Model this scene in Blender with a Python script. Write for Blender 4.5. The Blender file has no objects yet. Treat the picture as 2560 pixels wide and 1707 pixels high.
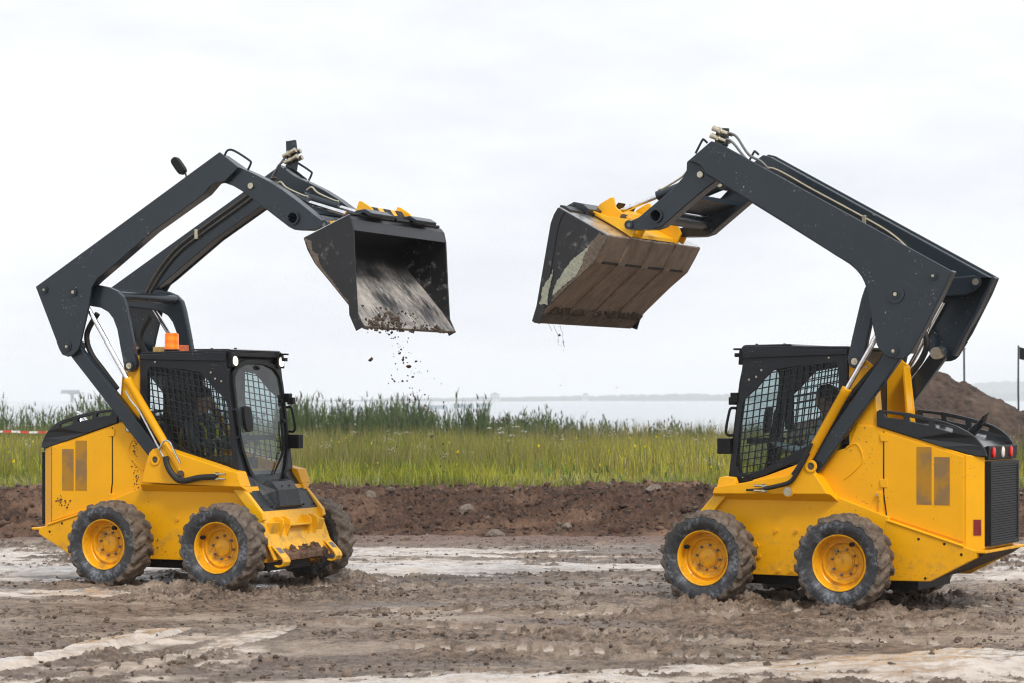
import bpy, bmesh, math, random
import numpy as np
from mathutils import Vector, Matrix
from mathutils.geometry import tessellate_polygon
random.seed(7); RNG = np.random.default_rng(11)
SC = bpy.context.scene
COL = SC.collection
R = math.radians
PI = math.pi
SD = 1.0            # +1: the camera side is the machine's right, -1: its left

TR = {'L': {'beam': [(-1.675, 2.932), (0.47, 4.178), (0.684, 4.022), (0.534, 3.9), (0.496, 3.888), (0.41, 3.88), (0.35, 3.845), (0.289, 3.774), (-0.305, 3.432), (-0.859, 3.043), (-0.941, 2.993), (-1.004, 2.904), (-1.032, 2.746), (-1.086, 2.551), (-1.141, 2.355), (-1.168, 2.303), (-1.214, 2.262), (-1.287, 2.241), (-1.355, 2.263), (-1.392, 2.32)], 'tip': [(0.433, 3.903), (0.448, 4.164), (0.649, 4.034), (0.797, 3.971), (0.973, 3.888), (1.133, 3.794), (1.307, 3.675), (1.466, 3.557), (1.58, 3.478), (1.594, 3.428), (1.523, 3.411), (1.394, 3.406), (1.264, 3.413), (1.203, 3.442), (1.017, 3.572), (0.782, 3.738), (0.679, 3.805), (0.59, 3.853), (0.515, 3.879)], 'bucket': [(1.566, 3.307), (2.037, 3.504), (2.07, 3.465), (2.094, 3.363), (2.114, 2.967), (2.136, 2.605), (2.2, 2.474), (2.09, 2.61), (2.046, 2.674), (1.829, 2.914), (1.684, 3.07), (1.605, 3.2)], 'pin_top': (-1.564, 2.9), 'pin_rod': (-1.214, 2.87), 'pin_low': (-1.291, 2.344), 'bolt': (0.794, 3.845), 'hole': (1.257, 3.524), 'tippin': (1.592, 3.453), 'cyl': [(-1.12, 2.848), (-0.605, 2.018), (0.038, 1.096)], 'strut': [(-1.334, 2.346), (-0.278, 1.269)], 'ledge': [(-0.417, 1.01), (-0.382, 1.149), (-0.329, 1.3), (-0.29, 1.338), (-0.232, 1.35), (-0.125, 1.335), (-0.01, 1.303), (0.334, 1.21), (0.58, 1.14), (0.665, 1.127), (0.721, 0.983)], 'tilt': [(1.073, 3.795), (1.249, 3.693), (1.655, 3.572)], 'crust': [(1.572, 3.306), (1.689, 3.07), (1.835, 2.914), (2.052, 2.673), (2.095, 2.61), (2.205, 2.474), (2.153, 2.521), (2.114, 2.672), (2.066, 2.707), (1.98, 2.767), (1.903, 2.862), (1.816, 2.965), (1.738, 3.06), (1.718, 3.145), (1.66, 3.181), (1.65, 3.274)], 'hose': [(-0.115, 1.268), (-0.086, 1.171), (-0.009, 1.074), (0.087, 1.035), (0.278, 1.07), (0.467, 1.081)], 'line': [(-0.586, 1.903), (-0.527, 1.812), (-0.43, 1.706), (-0.313, 1.526), (-0.196, 1.339), (-0.138, 1.25)], 'ubend': [(-0.186, 1.332), (-0.157, 1.381), (-0.128, 1.417), (-0.089, 1.422), (-0.051, 1.39), (-0.003, 1.301), (0.055, 1.204)], 'grab': [(0.481, 4.152), (0.518, 4.201), (0.592, 4.191), (0.755, 4.095), (0.773, 4.063), (0.74, 4.001)]}, 'R': {'beam': [(0.942, 3.95), (0.705, 4.123), (0.631, 4.103), (-1.531, 2.898), (-1.468, 2.753), (-1.285, 2.405), (-1.156, 2.207), (-1.125, 2.181), (-1.082, 2.165), (-1.032, 2.163), (-0.97, 2.175), (-0.92, 2.209), (-0.883, 2.242), (-0.858, 2.293), (-0.826, 2.424), (-0.789, 2.626), (-0.77, 2.746), (-0.747, 2.818), (-0.72, 2.872), (-0.675, 2.927), (-0.637, 2.966), (-0.599, 2.995), (-0.498, 3.051), (-0.021, 3.357), (0.617, 3.745), (0.684, 3.792), (0.759, 3.828), (0.779, 3.87), (0.813, 3.909), (0.86, 3.935), (0.922, 3.945)], 'tip': [(0.847, 4.046), (0.973, 3.953), (0.976, 3.879), (1.011, 3.818), (1.108, 3.723), (1.274, 3.605), (1.455, 3.474), (1.581, 3.428), (1.584, 3.401), (1.567, 3.371), (1.511, 3.359), (1.399, 3.359), (1.301, 3.359), (1.218, 3.381), (1.121, 3.455), (0.861, 3.65), (0.685, 3.768), (0.671, 3.876)], 'bucket': [(2.071, 3.559), (1.574, 3.285), (1.629, 3.187), (1.709, 3.057), (1.901, 2.909), (2.166, 2.681), (2.223, 2.627), (2.343, 2.527), (2.295, 2.666), (2.214, 3.08), (2.147, 3.418), (2.114, 3.496)], 'pin_top': (-1.368, 2.863), 'pin_rod': (-1.032, 2.714), 'pin_low': (-1.014, 2.235), 'bolt': (0.83, 3.832), 'hole': (1.274, 3.48), 'tippin': (1.55, 3.408), 'cyl': [(-0.904, 2.507), (-0.576, 1.914), (-0.041, 1.01)], 'strut': [(-0.992, 2.237), (-0.228, 1.174)], 'ledge': [(-0.409, 0.992), (-0.362, 1.065), (-0.252, 1.22), (-0.168, 1.229), (-0.105, 1.216), (-0.041, 1.16), (0.044, 1.142), (0.285, 1.103), (0.377, 1.081), (0.627, 1.047), (0.671, 1.031), (0.693, 0.975)], 'tilt': [(1.264, 3.734), (1.405, 3.687), (1.775, 3.565)], 'crust': [(1.564, 3.283), (1.619, 3.293), (1.647, 3.319), (1.675, 3.287), (1.712, 3.255), (1.75, 3.215), (1.768, 3.174), (1.815, 3.092), (1.825, 3.051), (1.834, 3.002), (1.9, 2.92), (1.994, 2.856), (2.06, 2.799), (2.117, 2.75), (2.155, 2.68), (1.89, 2.907), (1.698, 3.056), (1.619, 3.186)], 'crustpale': [(1.745, 3.206), (1.806, 3.159), (1.881, 3.111), (1.947, 3.055), (1.994, 3.006), (2.032, 2.949), (2.079, 2.891), (2.117, 2.817), (2.132, 2.755), (2.089, 2.783), (2.051, 2.815), (1.975, 2.872), (1.881, 2.936), (1.829, 3.026), (1.815, 3.092), (1.768, 3.157)], 'cruststripe': [(2.117, 2.993), (2.146, 2.935), (2.203, 2.869), (2.232, 2.82), (2.241, 2.744), (2.265, 2.686), (2.184, 2.676), (2.17, 2.785), (2.136, 2.91)], 'hose': [(-0.245, 1.349), (-0.214, 1.299), (-0.13, 1.161), (-0.066, 1.091), (0.061, 1.054), (0.168, 1.032)], 'line': [(0.157, 1.03), (0.232, 1.024), (0.351, 1.016)], 'ubend': [(-0.274, 1.437), (-0.248, 1.378), (-0.216, 1.328), (-0.174, 1.259), (-0.1, 1.16)], 'grab': [(0.892, 4.029), (0.827, 4.141), (0.81, 4.148), (0.776, 4.118)]}}
HAZE = 0.00028
EXPO = 0.30
# ------------------------------------------------------------------ materials
def newmat(name):
    m = bpy.data.materials.new(name); m.use_nodes = True
    nt = m.node_tree; nt.nodes.clear()
    out = nt.nodes.new('ShaderNodeOutputMaterial')
    b = nt.nodes.new('ShaderNodeBsdfPrincipled')
    nt.links.new(b.outputs[0], out.inputs[0])
    return m, nt, b
def N(nt, t, **kw):
    n = nt.nodes.new(t)
    for k, v in kw.items():
        if k.startswith('i_'):
            key = k[2:]
            n.inputs[int(key) if key.isdigit() else key].default_value = v
        else: setattr(n, k, v)
    return n
def noise(nt, scale, detail=4, rough=.55, vec=None, dist=0):
    n = N(nt, 'ShaderNodeTexNoise'); n.inputs['Scale'].default_value = scale
    n.inputs['Detail'].default_value = detail; n.inputs['Roughness'].default_value = rough
    n.inputs['Distortion'].default_value = dist
    if vec is not None: nt.links.new(vec, n.inputs['Vector'])
    return n.outputs[0]
def ramp(nt, src, a, b):
    n = N(nt, 'ShaderNodeMapRange', interpolation_type='SMOOTHSTEP')
    n.inputs[1].default_value = a; n.inputs[2].default_value = b
    nt.links.new(src, n.inputs[0]); return n.outputs[0]
def mixc(nt, f, a, b):
    n = N(nt, 'ShaderNodeMix', data_type='RGBA')
    for s, v in ((0, f), (6, a), (7, b)):
        if isinstance(v, (int, float)): n.inputs[s].default_value = v
        elif isinstance(v, tuple): n.inputs[s].default_value = (*v, 1)
        else: nt.links.new(v, n.inputs[s])
    return n.outputs[2]
def math_(nt, op, a, b=0.0):
    n = N(nt, 'ShaderNodeMath', operation=op)
    for s, v in ((0, a), (1, b)):
        if isinstance(v, (int, float)): n.inputs[s].default_value = v
        else: nt.links.new(v, n.inputs[s])
    return n.outputs[0]
def bump(nt, b, h, strength=.3, dist=.01):
    n = N(nt, 'ShaderNodeBump'); n.inputs['Strength'].default_value = strength
    n.inputs['Distance'].default_value = dist
    nt.links.new(h, n.inputs['Height']); nt.links.new(n.outputs[0], b.inputs['Normal'])
def objco(nt): return N(nt, 'ShaderNodeTexCoord').outputs['Object']
def mapped(nt, vec, sc=(1, 1, 1), rot=(0, 0, 0)):
    n = N(nt, 'ShaderNodeMapping'); n.inputs['Scale'].default_value = sc; n.inputs['Rotation'].default_value = rot
    nt.links.new(vec, n.inputs[0]); return n.outputs[0]
def setv(b, rough=.5, metal=0, ior=None, coat=0):
    b.inputs['Roughness'].default_value = rough; b.inputs['Metallic'].default_value = metal
    if ior: b.inputs['IOR'].default_value = ior
    b.inputs['Coat Weight'].default_value = coat
M = {}
def simple(name, col, rough=.5, metal=0, var=.12, sc=20, bmp=0, coat=0):
    m, nt, b = newmat(name); setv(b, rough, metal, coat=coat)
    co = objco(nt); n = noise(nt, sc, 5, .6, co)
    d = tuple(c * (1 - var) for c in col); l = tuple(min(1, c * (1 + var)) for c in col)
    nt.links.new(mixc(nt, ramp(nt, n, .3, .7), d, l), b.inputs['Base Color'])
    r = N(nt, 'ShaderNodeMapRange'); r.inputs[3].default_value = max(.03, rough - .1); r.inputs[4].default_value = min(1, rough + .12)
    nt.links.new(n, r.inputs[0]); nt.links.new(r.outputs[0], b.inputs['Roughness'])
    if bmp: bump(nt, b, noise(nt, sc * 12, 2, .5, co), bmp, .002)
    M[name] = m; return m

def painted(name, col, dirt, amount, lowz, rough=.38, orange=.12, metal=0, spots=(.05, .035, .025), spec=.45):
    """weathered enamel: faint tone drift, dry mud film low down, dark spatter, worn flecks"""
    m, nt, b = newmat(name); co = objco(nt)
    tone = noise(nt, 2.3, 4, .6, co)
    base = mixc(nt, ramp(nt, tone, .3, .7), tuple(c * .93 for c in col), col)
    sep = N(nt, 'ShaderNodeSeparateXYZ'); nt.links.new(co, sep.inputs[0])
    low = ramp(nt, sep.outputs[2], lowz + .55, lowz)            # more splashed mud towards the bottom plates
    film = noise(nt, 7, 8, .72, co)
    f1 = math_(nt, 'MULTIPLY', ramp(nt, film, .47, .75), math_(nt, 'ADD', math_(nt, 'MULTIPLY', low, 1.0), amount))
    base = mixc(nt, f1, base, dirt)
    sp = noise(nt, 55, 3, .6, co); where = noise(nt, 3.1, 3, .6, co)
    f2 = math_(nt, 'MULTIPLY', ramp(nt, sp, .635, .70), math_(nt, 'MAXIMUM', ramp(nt, where, .52, .66), math_(nt, 'MULTIPLY', low, .7)))
    base = mixc(nt, f2, base, spots)
    streak = noise(nt, 9, 5, .6, mapped(nt, co, (6, 6, .7)))
    base = mixc(nt, math_(nt, 'MULTIPLY', ramp(nt, streak, .6, .78), .12), base, dirt)
    nt.links.new(base, b.inputs['Base Color'])
    rr = N(nt, 'ShaderNodeMapRange'); rr.inputs[3].default_value = rough; rr.inputs[4].default_value = .85
    nt.links.new(math_(nt, 'MAXIMUM', f1, f2), rr.inputs[0]); nt.links.new(rr.outputs[0], b.inputs['Roughness'])
    b.inputs['Specular IOR Level'].default_value = spec
    scr = noise(nt, 4, 9, .78, mapped(nt, co, (2, 2, 17), (.3, .9, .2)))
    b.inputs['Coat Weight'].default_value = .03; b.inputs['Metallic'].default_value = metal
    h = math_(nt, 'ADD', math_(nt, 'MULTIPLY', noise(nt, 260, 2, .5, co), orange), math_(nt, 'MULTIPLY', math_(nt, 'ADD', f1, f2), .5))
    bump(nt, b, h, .35, .0035)
    M[name] = m; return m

YEL = (.88, .415, .0005)
painted('yellow', YEL, (.26, .165, .08), .06, .22, rough=.40, spec=.3)
painted('yellow_front', (.88, .45, .003), (.28, .185, .11), .22, .25, rough=.34)
painted('charcoal', (.017, .026, .035), (.085, .085, .08), .05, -9, rough=.25, orange=.22, spots=(.34, .36, .37), spec=.42)
painted('charcoal_cab', (.009, .011, .015), (.09, .088, .085), .05, .6, rough=.34, orange=.5, spots=(.25, .26, .27), spec=.3)
painted('hood_black', (.009, .012, .015), (.10, .09, .08), .04, -9, rough=.45, orange=.6)
simple('black', (.006, .006, .007), .45, var=.3)
M['black'].node_tree.nodes['Principled BSDF'].inputs['Specular IOR Level'].default_value = .25
simple('rubber_hose', (.010, .010, .010), .55, var=.3, sc=60, bmp=.3)
simple('gloss_black', (.014, .015, .017), .15)
simple('steel', (.62, .63, .64), .22, 1, sc=40)
simple('chrome', (.80, .80, .81), .10, 1, sc=30)
simple('brass', (.42, .33, .16), .38, .8, sc=50)
simple('zinc', (.55, .50, .38), .35, 1, sc=50)
simple('dull_steel', (.20, .20, .20), .45, .7, sc=30)
simple('hose_tan', (.075, .058, .036), .5, var=.4, sc=30)
simple('seat', (.018, .018, .02), .7)
simple('amber', (.95, .16, .004), .25, var=.15, sc=30)
simple('red_lens', (.70, .012, .012), .2, var=.2, sc=60)
simple('white_lens', (.75, .72, .62), .2, var=.1, sc=60)
simple('reflector', (.19, .008, .012), .35, var=.2)
simple('ochre', (.50, .34, .10), .5, var=.3)

def lamp_mat():
    m, nt, b = newmat('lit_lamp'); b.inputs['Base Color'].default_value = (.9, .85, .7, 1)
    n = noise(nt, 40, 2, .5, objco(nt))
    nt.links.new(mixc(nt, ramp(nt, n, .35, .65), (1, .80, .45), (1, .95, .82)), b.inputs['Emission Color'])
    b.inputs['Emission Strength'].default_value = 1.6; M['lit_lamp'] = m
lamp_mat()
def amber_lit():
    m, nt, b = newmat('beacon_amber'); setv(b, .18, 0)
    w = N(nt, 'ShaderNodeTexWave', wave_type='BANDS', bands_direction='Z'); w.inputs['Scale'].default_value = 5; w.inputs['Distortion'].default_value = 3.0
    nt.links.new(objco(nt), w.inputs[0])
    nt.links.new(mixc(nt, w.outputs[1], (.90, .14, .003), (1, .26, .010)), b.inputs['Base Color'])
    b.inputs['Subsurface Weight'].default_value = .0
    b.inputs['Emission Color'].default_value = (1, .16, .0, 1); b.inputs['Emission Strength'].default_value = .25
    M['beacon_amber'] = m
amber_lit()
def glass():
    m = bpy.data.materials.new('cab_glass'); m.use_nodes = True; nt = m.node_tree; nt.nodes.clear()
    out = N(nt, 'ShaderNodeOutputMaterial'); tr = N(nt, 'ShaderNodeBsdfTransparent'); gl = N(nt, 'ShaderNodeBsdfGlossy')
    df = N(nt, 'ShaderNodeBsdfDiffuse'); df.inputs[0].default_value = (.30, .36, .37, 1)
    tr.inputs[0].default_value = (.66, .76, .76, 1); gl.inputs['Roughness'].default_value = .04
    ge = N(nt, 'ShaderNodeNewGeometry'); vm = N(nt, 'ShaderNodeVectorMath', operation='DOT_PRODUCT')
    nt.links.new(ge.outputs['Incoming'], vm.inputs[0]); nt.links.new(ge.outputs['Normal'], vm.inputs[1])
    fz = math_(nt, 'ADD', math_(nt, 'MULTIPLY', math_(nt, 'POWER', math_(nt, 'SUBTRACT', 1.0, math_(nt, 'ABSOLUTE', vm.outputs['Value'])), 5.0), .9), .085)
    co = objco(nt); film = ramp(nt, noise(nt, 5, 6, .65, co), .35, .8)
    m0 = N(nt, 'ShaderNodeMixShader'); nt.links.new(math_(nt, 'ADD', math_(nt, 'MULTIPLY', film, .16), .05), m0.inputs[0])  # diffuse blue-grey film also paints a reflected sheen into the glass
    nt.links.new(tr.outputs[0], m0.inputs[1]); nt.links.new(df.outputs[0], m0.inputs[2])
    m1 = N(nt, 'ShaderNodeMixShader'); nt.links.new(fz, m1.inputs[0])
    nt.links.new(m0.outputs[0], m1.inputs[1]); nt.links.new(gl.outputs[0], m1.inputs[2]); nt.links.new(m1.outputs[0], out.inputs[0])
    M['glass'] = m
    g2 = m.copy(); g2.name = 'side_glass'; M['side_glass'] = g2
    for n in g2.node_tree.nodes:
        if n.type == 'BSDF_TRANSPARENT': n.inputs[0].default_value = (.74, .82, .82, 1)
        if n.type == 'BSDF_DIFFUSE': n.inputs[0].default_value = (.04, .05, .05, 1)
        if n.type == 'MATH' and n.operation == 'ADD' and abs(n.inputs[1].default_value - .085) < 1e-4: n.inputs[1].default_value = .02
glass()
def louver():
    m, nt, b = newmat('perforated'); setv(b, .6); co = objco(nt)
    v = N(nt, 'ShaderNodeTexVoronoi'); v.inputs['Scale'].default_value = 95; v.inputs['Randomness'].default_value = 0
    nt.links.new(co, v.inputs['Vector'])
    dots = ramp(nt, v.outputs['Distance'], .36, .42)
    mud = ramp(nt, noise(nt, 4, 4, .6, co), .42, .62)
    metal = mixc(nt, mud, (.40, .19, .004), (.24, .14, .05))
    nt.links.new(mixc(nt, dots, (.035, .022, .006), metal), b.inputs['Base Color'])
    bump(nt, b, dots, .5, .002); M['perforated'] = m
louver()
def tyre_mat():
    m, nt, b = newmat('muddy_rubber'); co = objco(nt)
    rad = N(nt, 'ShaderNodeAttribute'); rad.attribute_name = 'tread'
    n1 = noise(nt, 9, 7, .68, co); n2 = noise(nt, 38, 6, .7, co); n3 = noise(nt, 4, 3, .6, co)
    rubber = mixc(nt, ramp(nt, n2, .35, .7), (.016, .017, .019), (.045, .047, .052))
    scuff = mixc(nt, ramp(nt, n2, .4, .6), (.060, .066, .078), (.20, .215, .24))
    side = mixc(nt, ramp(nt, math_(nt, 'ADD', n1, math_(nt, 'MULTIPLY', n3, .3)), .60, .82), rubber, scuff)
    mud = mixc(nt, ramp(nt, n1, .3, .7), (.055, .038, .027), (.19, .145, .108))
    f = ramp(nt, math_(nt, 'ADD', rad.outputs['Fac'], math_(nt, 'MULTIPLY', math_(nt, 'SUBTRACT', n1, .5), 1.1)), .42, .62)
    nt.links.new(mixc(nt, f, side, mud), b.inputs['Base Color'])
    rr = N(nt, 'ShaderNodeMapRange'); rr.inputs[3].default_value = .48; rr.inputs[4].default_value = .68
    nt.links.new(f, rr.inputs[0]); nt.links.new(rr.outputs[0], b.inputs['Roughness'])
    bump(nt, b, math_(nt, 'MULTIPLY', math_(nt, 'ADD', n1, math_(nt, 'MULTIPLY', n2, .5)), math_(nt, 'ADD', math_(nt, 'MULTIPLY', f, .85), .15)), .9, .016)
    M['tyre'] = m
tyre_mat()
def soil(name, dark, mid, light, sc=1.0, rough=.8, bm=.9, wetattr=False):
    m, nt, b = newmat(name)
    co = objco(nt)
    if wetattr: co = mapped(nt, co, (.62, 1, 1))
    n1 = noise(nt, 1.1 * sc, 5, .6, co); n2 = noise(nt, (13 if wetattr else 9) * sc, 7, .74, co); n3 = noise(nt, 60 * sc, 4, .65, co)
    c = mixc(nt, ramp(nt, n2, .34, .66), dark, mid)
    c = mixc(nt, math_(nt, 'MULTIPLY', ramp(nt, n1, .45, .72), .6), c, light)
    c = mixc(nt, math_(nt, 'MULTIPLY', ramp(nt, n3, .55, .75), .35), c, light)
    if wetattr:
        aw = N(nt, 'ShaderNodeAttribute'); aw.attribute_name = 'wet'
        ar = N(nt, 'ShaderNodeAttribute'); ar.attribute_name = 'red'
        c = mixc(nt, ar.outputs['Fac'], c, mixc(nt, ramp(nt, n2, .35, .68), (.085, .044, .028), (.235, .135, .090)))
        slurry = mixc(nt, ramp(nt, noise(nt, 4.0, 8, .74, co), .34, .62), (.30, .236, .185), (.53, .455, .385))
        c = mixc(nt, aw.outputs['Fac'], c, slurry)
        ad = N(nt, 'ShaderNodeAttribute'); ad.attribute_name = 'damp'; ap = N(nt, 'ShaderNodeAttribute'); ap.attribute_name = 'pool'
        c = mixc(nt, math_(nt, 'MULTIPLY', ad.outputs['Fac'], .75), c, (.085, .058, .042))
        rr = N(nt, 'ShaderNodeMapRange'); rr.inputs[3].default_value = rough; rr.inputs[4].default_value = .34
        nt.links.new(math_(nt, 'MAXIMUM', aw.outputs['Fac'], ad.outputs['Fac']), rr.inputs[0])
        rp = N(nt, 'ShaderNodeMix'); nt.links.new(ap.outputs['Fac'], rp.inputs[0]); nt.links.new(rr.outputs[0], rp.inputs[2]); rp.inputs[3].default_value = .07
        nt.links.new(rp.outputs[0], b.inputs['Roughness'])
        inv = math_(nt, 'SUBTRACT', 1.06, aw.outputs['Fac'])
        h = math_(nt, 'MULTIPLY', math_(nt, 'ADD', n2, math_(nt, 'MULTIPLY', n3, .35)), inv)
    else:
        b.inputs['Roughness'].default_value = rough
        h = math_(nt, 'ADD', n2, math_(nt, 'MULTIPLY', n3, .35))
    nt.links.new(c, b.inputs['Base Color'])
    bump(nt, b, h, bm, .04)
    M[name] = m
soil('mud_crumb', (.050, .033, .022), (.235, .165, .118), (.43, .335, .255), sc=3, rough=.6)
soil('mud', (.048, .031, .020), (.285, .203, .145), (.58, .470, .370), wetattr=True, rough=.48)
soil('bank_soil', (.022, .011, .007), (.112, .054, .030), (.32, .19, .12), rough=.85)
soil('heap_soil', (.022, .013, .009), (.085, .053, .038), (.16, .112, .082), sc=.7, rough=.9)
soil('field_soil', (.035, .03, .012), (.07, .07, .02), (.10, .10, .03))
soil('dry_crust', (.10, .075, .055), (.20, .155, .115), (.27, .215, .165), sc=3)
soil('under_mud', (.060, .042, .030), (.15, .108, .078), (.26, .20, .15), sc=2.5)
simple('bare_steel', (.55, .56, .57), .28, .9, sc=9, var=.35)
simple('pontoon', (.38, .45, .48), .8)  # distance haze painted in: block colour lightened to a faded blue-grey
soil('pale_crust', (.34, .36, .30), (.50, .50, .36), (.62, .62, .52), sc=4)
soil('stone', (.13, .10, .08), (.28, .22, .175), (.42, .36, .30), sc=5)
def bucket_mat(name, direction, cover, dark, mudc, ztop=0):
    m, nt, b = newmat(name); co = objco(nt)
    st = noise(nt, 6, 7, .7, mapped(nt, co, direction)); bl = noise(nt, 2.6, 5, .65, co); fine = noise(nt, 70, 4, .7, co)
    f = ramp(nt, math_(nt, 'ADD', math_(nt, 'MULTIPLY', st, .75), math_(nt, 'MULTIPLY', bl, .55)), cover, cover + .16)
    if ztop:
        sz = N(nt, 'ShaderNodeSeparateXYZ'); nt.links.new(co, sz.inputs[0])
        f = math_(nt, 'MULTIPLY', f, ramp(nt, math_(nt, 'ADD', sz.outputs[2], math_(nt, 'MULTIPLY', st, .5)), ztop + .12, ztop - .08))
    mot = noise(nt, 5, 8, .74, mapped(nt, co, (1, 1.3, 1)))
    mud = mixc(nt, ramp(nt, fine, .3, .7), tuple(c * .72 for c in mudc), mudc); mud = mixc(nt, ramp(nt, mot, .36, .62), mixc(nt, .42, mud, (.05, .034, .024)), mud)
    scratch = ramp(nt, noise(nt, 30, 6, .8, mapped(nt, co, (1, 14, 1), (0, .7, 0))), .62, .75)
    metal = mixc(nt, math_(nt, 'MULTIPLY', scratch, .5), dark, (.13, .135, .14))
    nt.links.new(mixc(nt, f, metal, mud), b.inputs['Base Color'])
    rr = N(nt, 'ShaderNodeMapRange'); rr.inputs[3].default_value = .36; rr.inputs[4].default_value = .8
    nt.links.new(f, rr.inputs[0]); nt.links.new(rr.outputs[0], b.inputs['Roughness'])
    bump(nt, b, math_(nt, 'ADD', math_(nt, 'MULTIPLY', f, .7), math_(nt, 'MULTIPLY', fine, .3)), .5, .008)
    M[name] = m
bucket_mat('bucket_floor', (1.3, 13, 1.3), .56, (.012, .013, .016), (.56, .52, .475), 3.34)
bucket_mat('bucket_under', (1, 1.6, 1), .40, (.07, .05, .036), (.27, .198, .145))
bucket_mat('bucket_side', (2, 2, 2), .70, (.008, .009, .011), (.22, .22, .215))

# ------------------------------------------------------------------ mesh helpers
def flip(bm):
    if SD < 0:
        for v in bm.verts: v.co.y = -v.co.y
def islands(bm):
    bm.verts.ensure_lookup_table(); seen = set(); out = []
    for v in bm.verts:
        if v.index in seen: continue
        st = [v]; seen.add(v.index); comp = []
        while st:
            q = st.pop(); comp.append(q)
            for e in q.link_edges:
                o = e.other_vert(q)
                if o.index not in seen: seen.add(o.index); st.append(o)
        out.append(set(c.index for c in comp))
    return out
def obj(name, bm, mat, parent=None, smooth=False, bev=0, label=None, fl=True, ang=35, split=False):
    if split:
        bm.verts.index_update(); o = None; comps = islands(bm)
        for comp in comps:
            b2 = bm.copy(); b2.verts.ensure_lookup_table()
            bmesh.ops.delete(b2, geom=[v for i, v in enumerate(b2.verts) if i not in comp], context='VERTS')
            o = obj(name, b2, mat, parent, smooth, bev, label, fl, ang)
        bm.free(); return o
    if fl: flip(bm)
    bmesh.ops.recalc_face_normals(bm, faces=bm.faces)
    me = bpy.data.meshes.new(name); bm.to_mesh(me); bm.free()
    for mm in (mat if isinstance(mat, (list, tuple)) else [mat]): me.materials.append(M[mm])
    if smooth: me.polygons.foreach_set('use_smooth', [True] * len(me.polygons))
    o = bpy.data.objects.new(name, me); COL.objects.link(o)
    if smooth: me.set_sharp_from_angle(angle=R(ang))
    if parent is not None: o.parent = parent
    if bev:
        md = o.modifiers.new('bevel', 'BEVEL'); md.width = bev; md.segments = 2; md.limit_method = 'ANGLE'; md.angle_limit = R(32)
        md.harden_normals = False
    if label: o['label'] = label
    return o
def tag(o, label, cat, group=None, kind=None):
    o['label'] = label; o['category'] = cat
    if group: o['group'] = group
    if kind: o['kind'] = kind
    return o
def struct(o): o['kind'] = 'structure'; return o
def empty(name, loc, rz=0, parent=None):
    o = bpy.data.objects.new(name, None); COL.objects.link(o); o.location = loc; o.rotation_euler = (0, 0, rz)
    o.empty_display_size = .2
    if parent is not None: o.parent = parent
    return o
def prism(bm, poly, y0, y1, holes=(), warp=None):
    """polygon in the x,z plane (with holes) extruded across y"""
    loops = [poly] + list(holes); flat = [p for l in loops for p in l]
    tris = tessellate_polygon([[Vector((p[0], p[1], 0)) for p in l] for l in loops])
    a = [bm.verts.new((p[0], y0, p[1])) for p in flat]; b = [bm.verts.new((p[0], y1, p[1])) for p in flat]
    if holes:
        for t in tris:
            for vs in (a, b):
                try: bm.faces.new([vs[i] for i in t])
                except ValueError: pass
    else:
        bm.faces.new(a); bm.faces.new(b[::-1])
    k = 0
    for l in loops:
        n = len(l)
        for i in range(n):
            j = (i + 1) % n
            bm.faces.new((a[k + i], a[k + j], b[k + j], b[k + i]))
        k += n
    if warp:
        for v in a + b: v.co = Vector(warp(v.co))
    return a + b
def box(bm, x0, x1, y0, y1, z0, z1, mat=None):
    vs = prism(bm, [(x0, z0), (x1, z0), (x1, z1), (x0, z1)], y0, y1)
    if mat is not None:
        for v in vs: v.co = mat @ v.co
    return vs
def frames(pts):
    pts = [Vector(p) for p in pts]; T = []
    for i in range(len(pts)):
        a = pts[max(0, i - 1)]; b = pts[min(len(pts) - 1, i + 1)]
        T.append((b - a).normalized())
    up = Vector((0, 0, 1)) if abs(T[0].z) < .9 else Vector((0, 1, 0))
    u = (up - T[0] * up.dot(T[0])).normalized(); out = []
    for p, t in zip(pts, T):
        u = (u - t * u.dot(t)).normalized(); out.append((p, u, t.cross(u)))
    return out
def tube(bm, pts, r, seg=10, caps=True):
    rs = r if isinstance(r, (list, tuple)) else [r] * len(pts); rings = []
    for (p, u, w), rr in zip(frames(pts), rs):
        rings.append([bm.verts.new(p + (u * math.cos(2 * PI * k / seg) + w * math.sin(2 * PI * k / seg)) * rr) for k in range(seg)])
    for a, b in zip(rings, rings[1:]):
        for k in range(seg): bm.faces.new((a[k], a[(k + 1) % seg], b[(k + 1) % seg], b[k]))
    if caps: bm.faces.new(rings[0][::-1]); bm.faces.new(rings[-1])
def smooth_path(pts, n=6):
    pts = [Vector(p) for p in pts]; out = []
    for i in range(len(pts) - 1):
        p0 = pts[max(0, i - 1)]; p1 = pts[i]; p2 = pts[i + 1]; p3 = pts[min(len(pts) - 1, i + 2)]
        for k in range(n):
            t = k / n
            out.append(.5 * ((2 * p1) + (p2 - p0) * t + (2 * p0 - 5 * p1 + 4 * p2 - p3) * t * t + (3 * p1 - p0 - 3 * p2 + p3) * t ** 3))
    out.append(pts[-1]); return out
def strip(path, t, side=1):
    """closed outline of a bent plate of thickness t that follows path (x,z)"""
    P = [Vector(p) for p in path]; off = []
    for i, p in enumerate(P):
        a = (P[i] - P[i - 1]).normalized() if i else None
        b = (P[i + 1] - P[i]).normalized() if i + 1 < len(P) else None
        na = Vector((-a.y, a.x)) if a else None; nb = Vector((-b.y, b.x)) if b else None
        n = ((na or nb) + (nb or na)).normalized(); c = n.dot(na or nb)
        off.append(p + n * side * t / max(.4, c))
    return [tuple(p) for p in P] + [tuple(p) for p in off[::-1]]
def disc(bm, x, z, r, y0, y1, seg=20):
    prism(bm, [(x + r * math.cos(2 * PI * k / seg), z + r * math.sin(2 * PI * k / seg)) for k in range(seg)], y0, y1)
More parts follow.
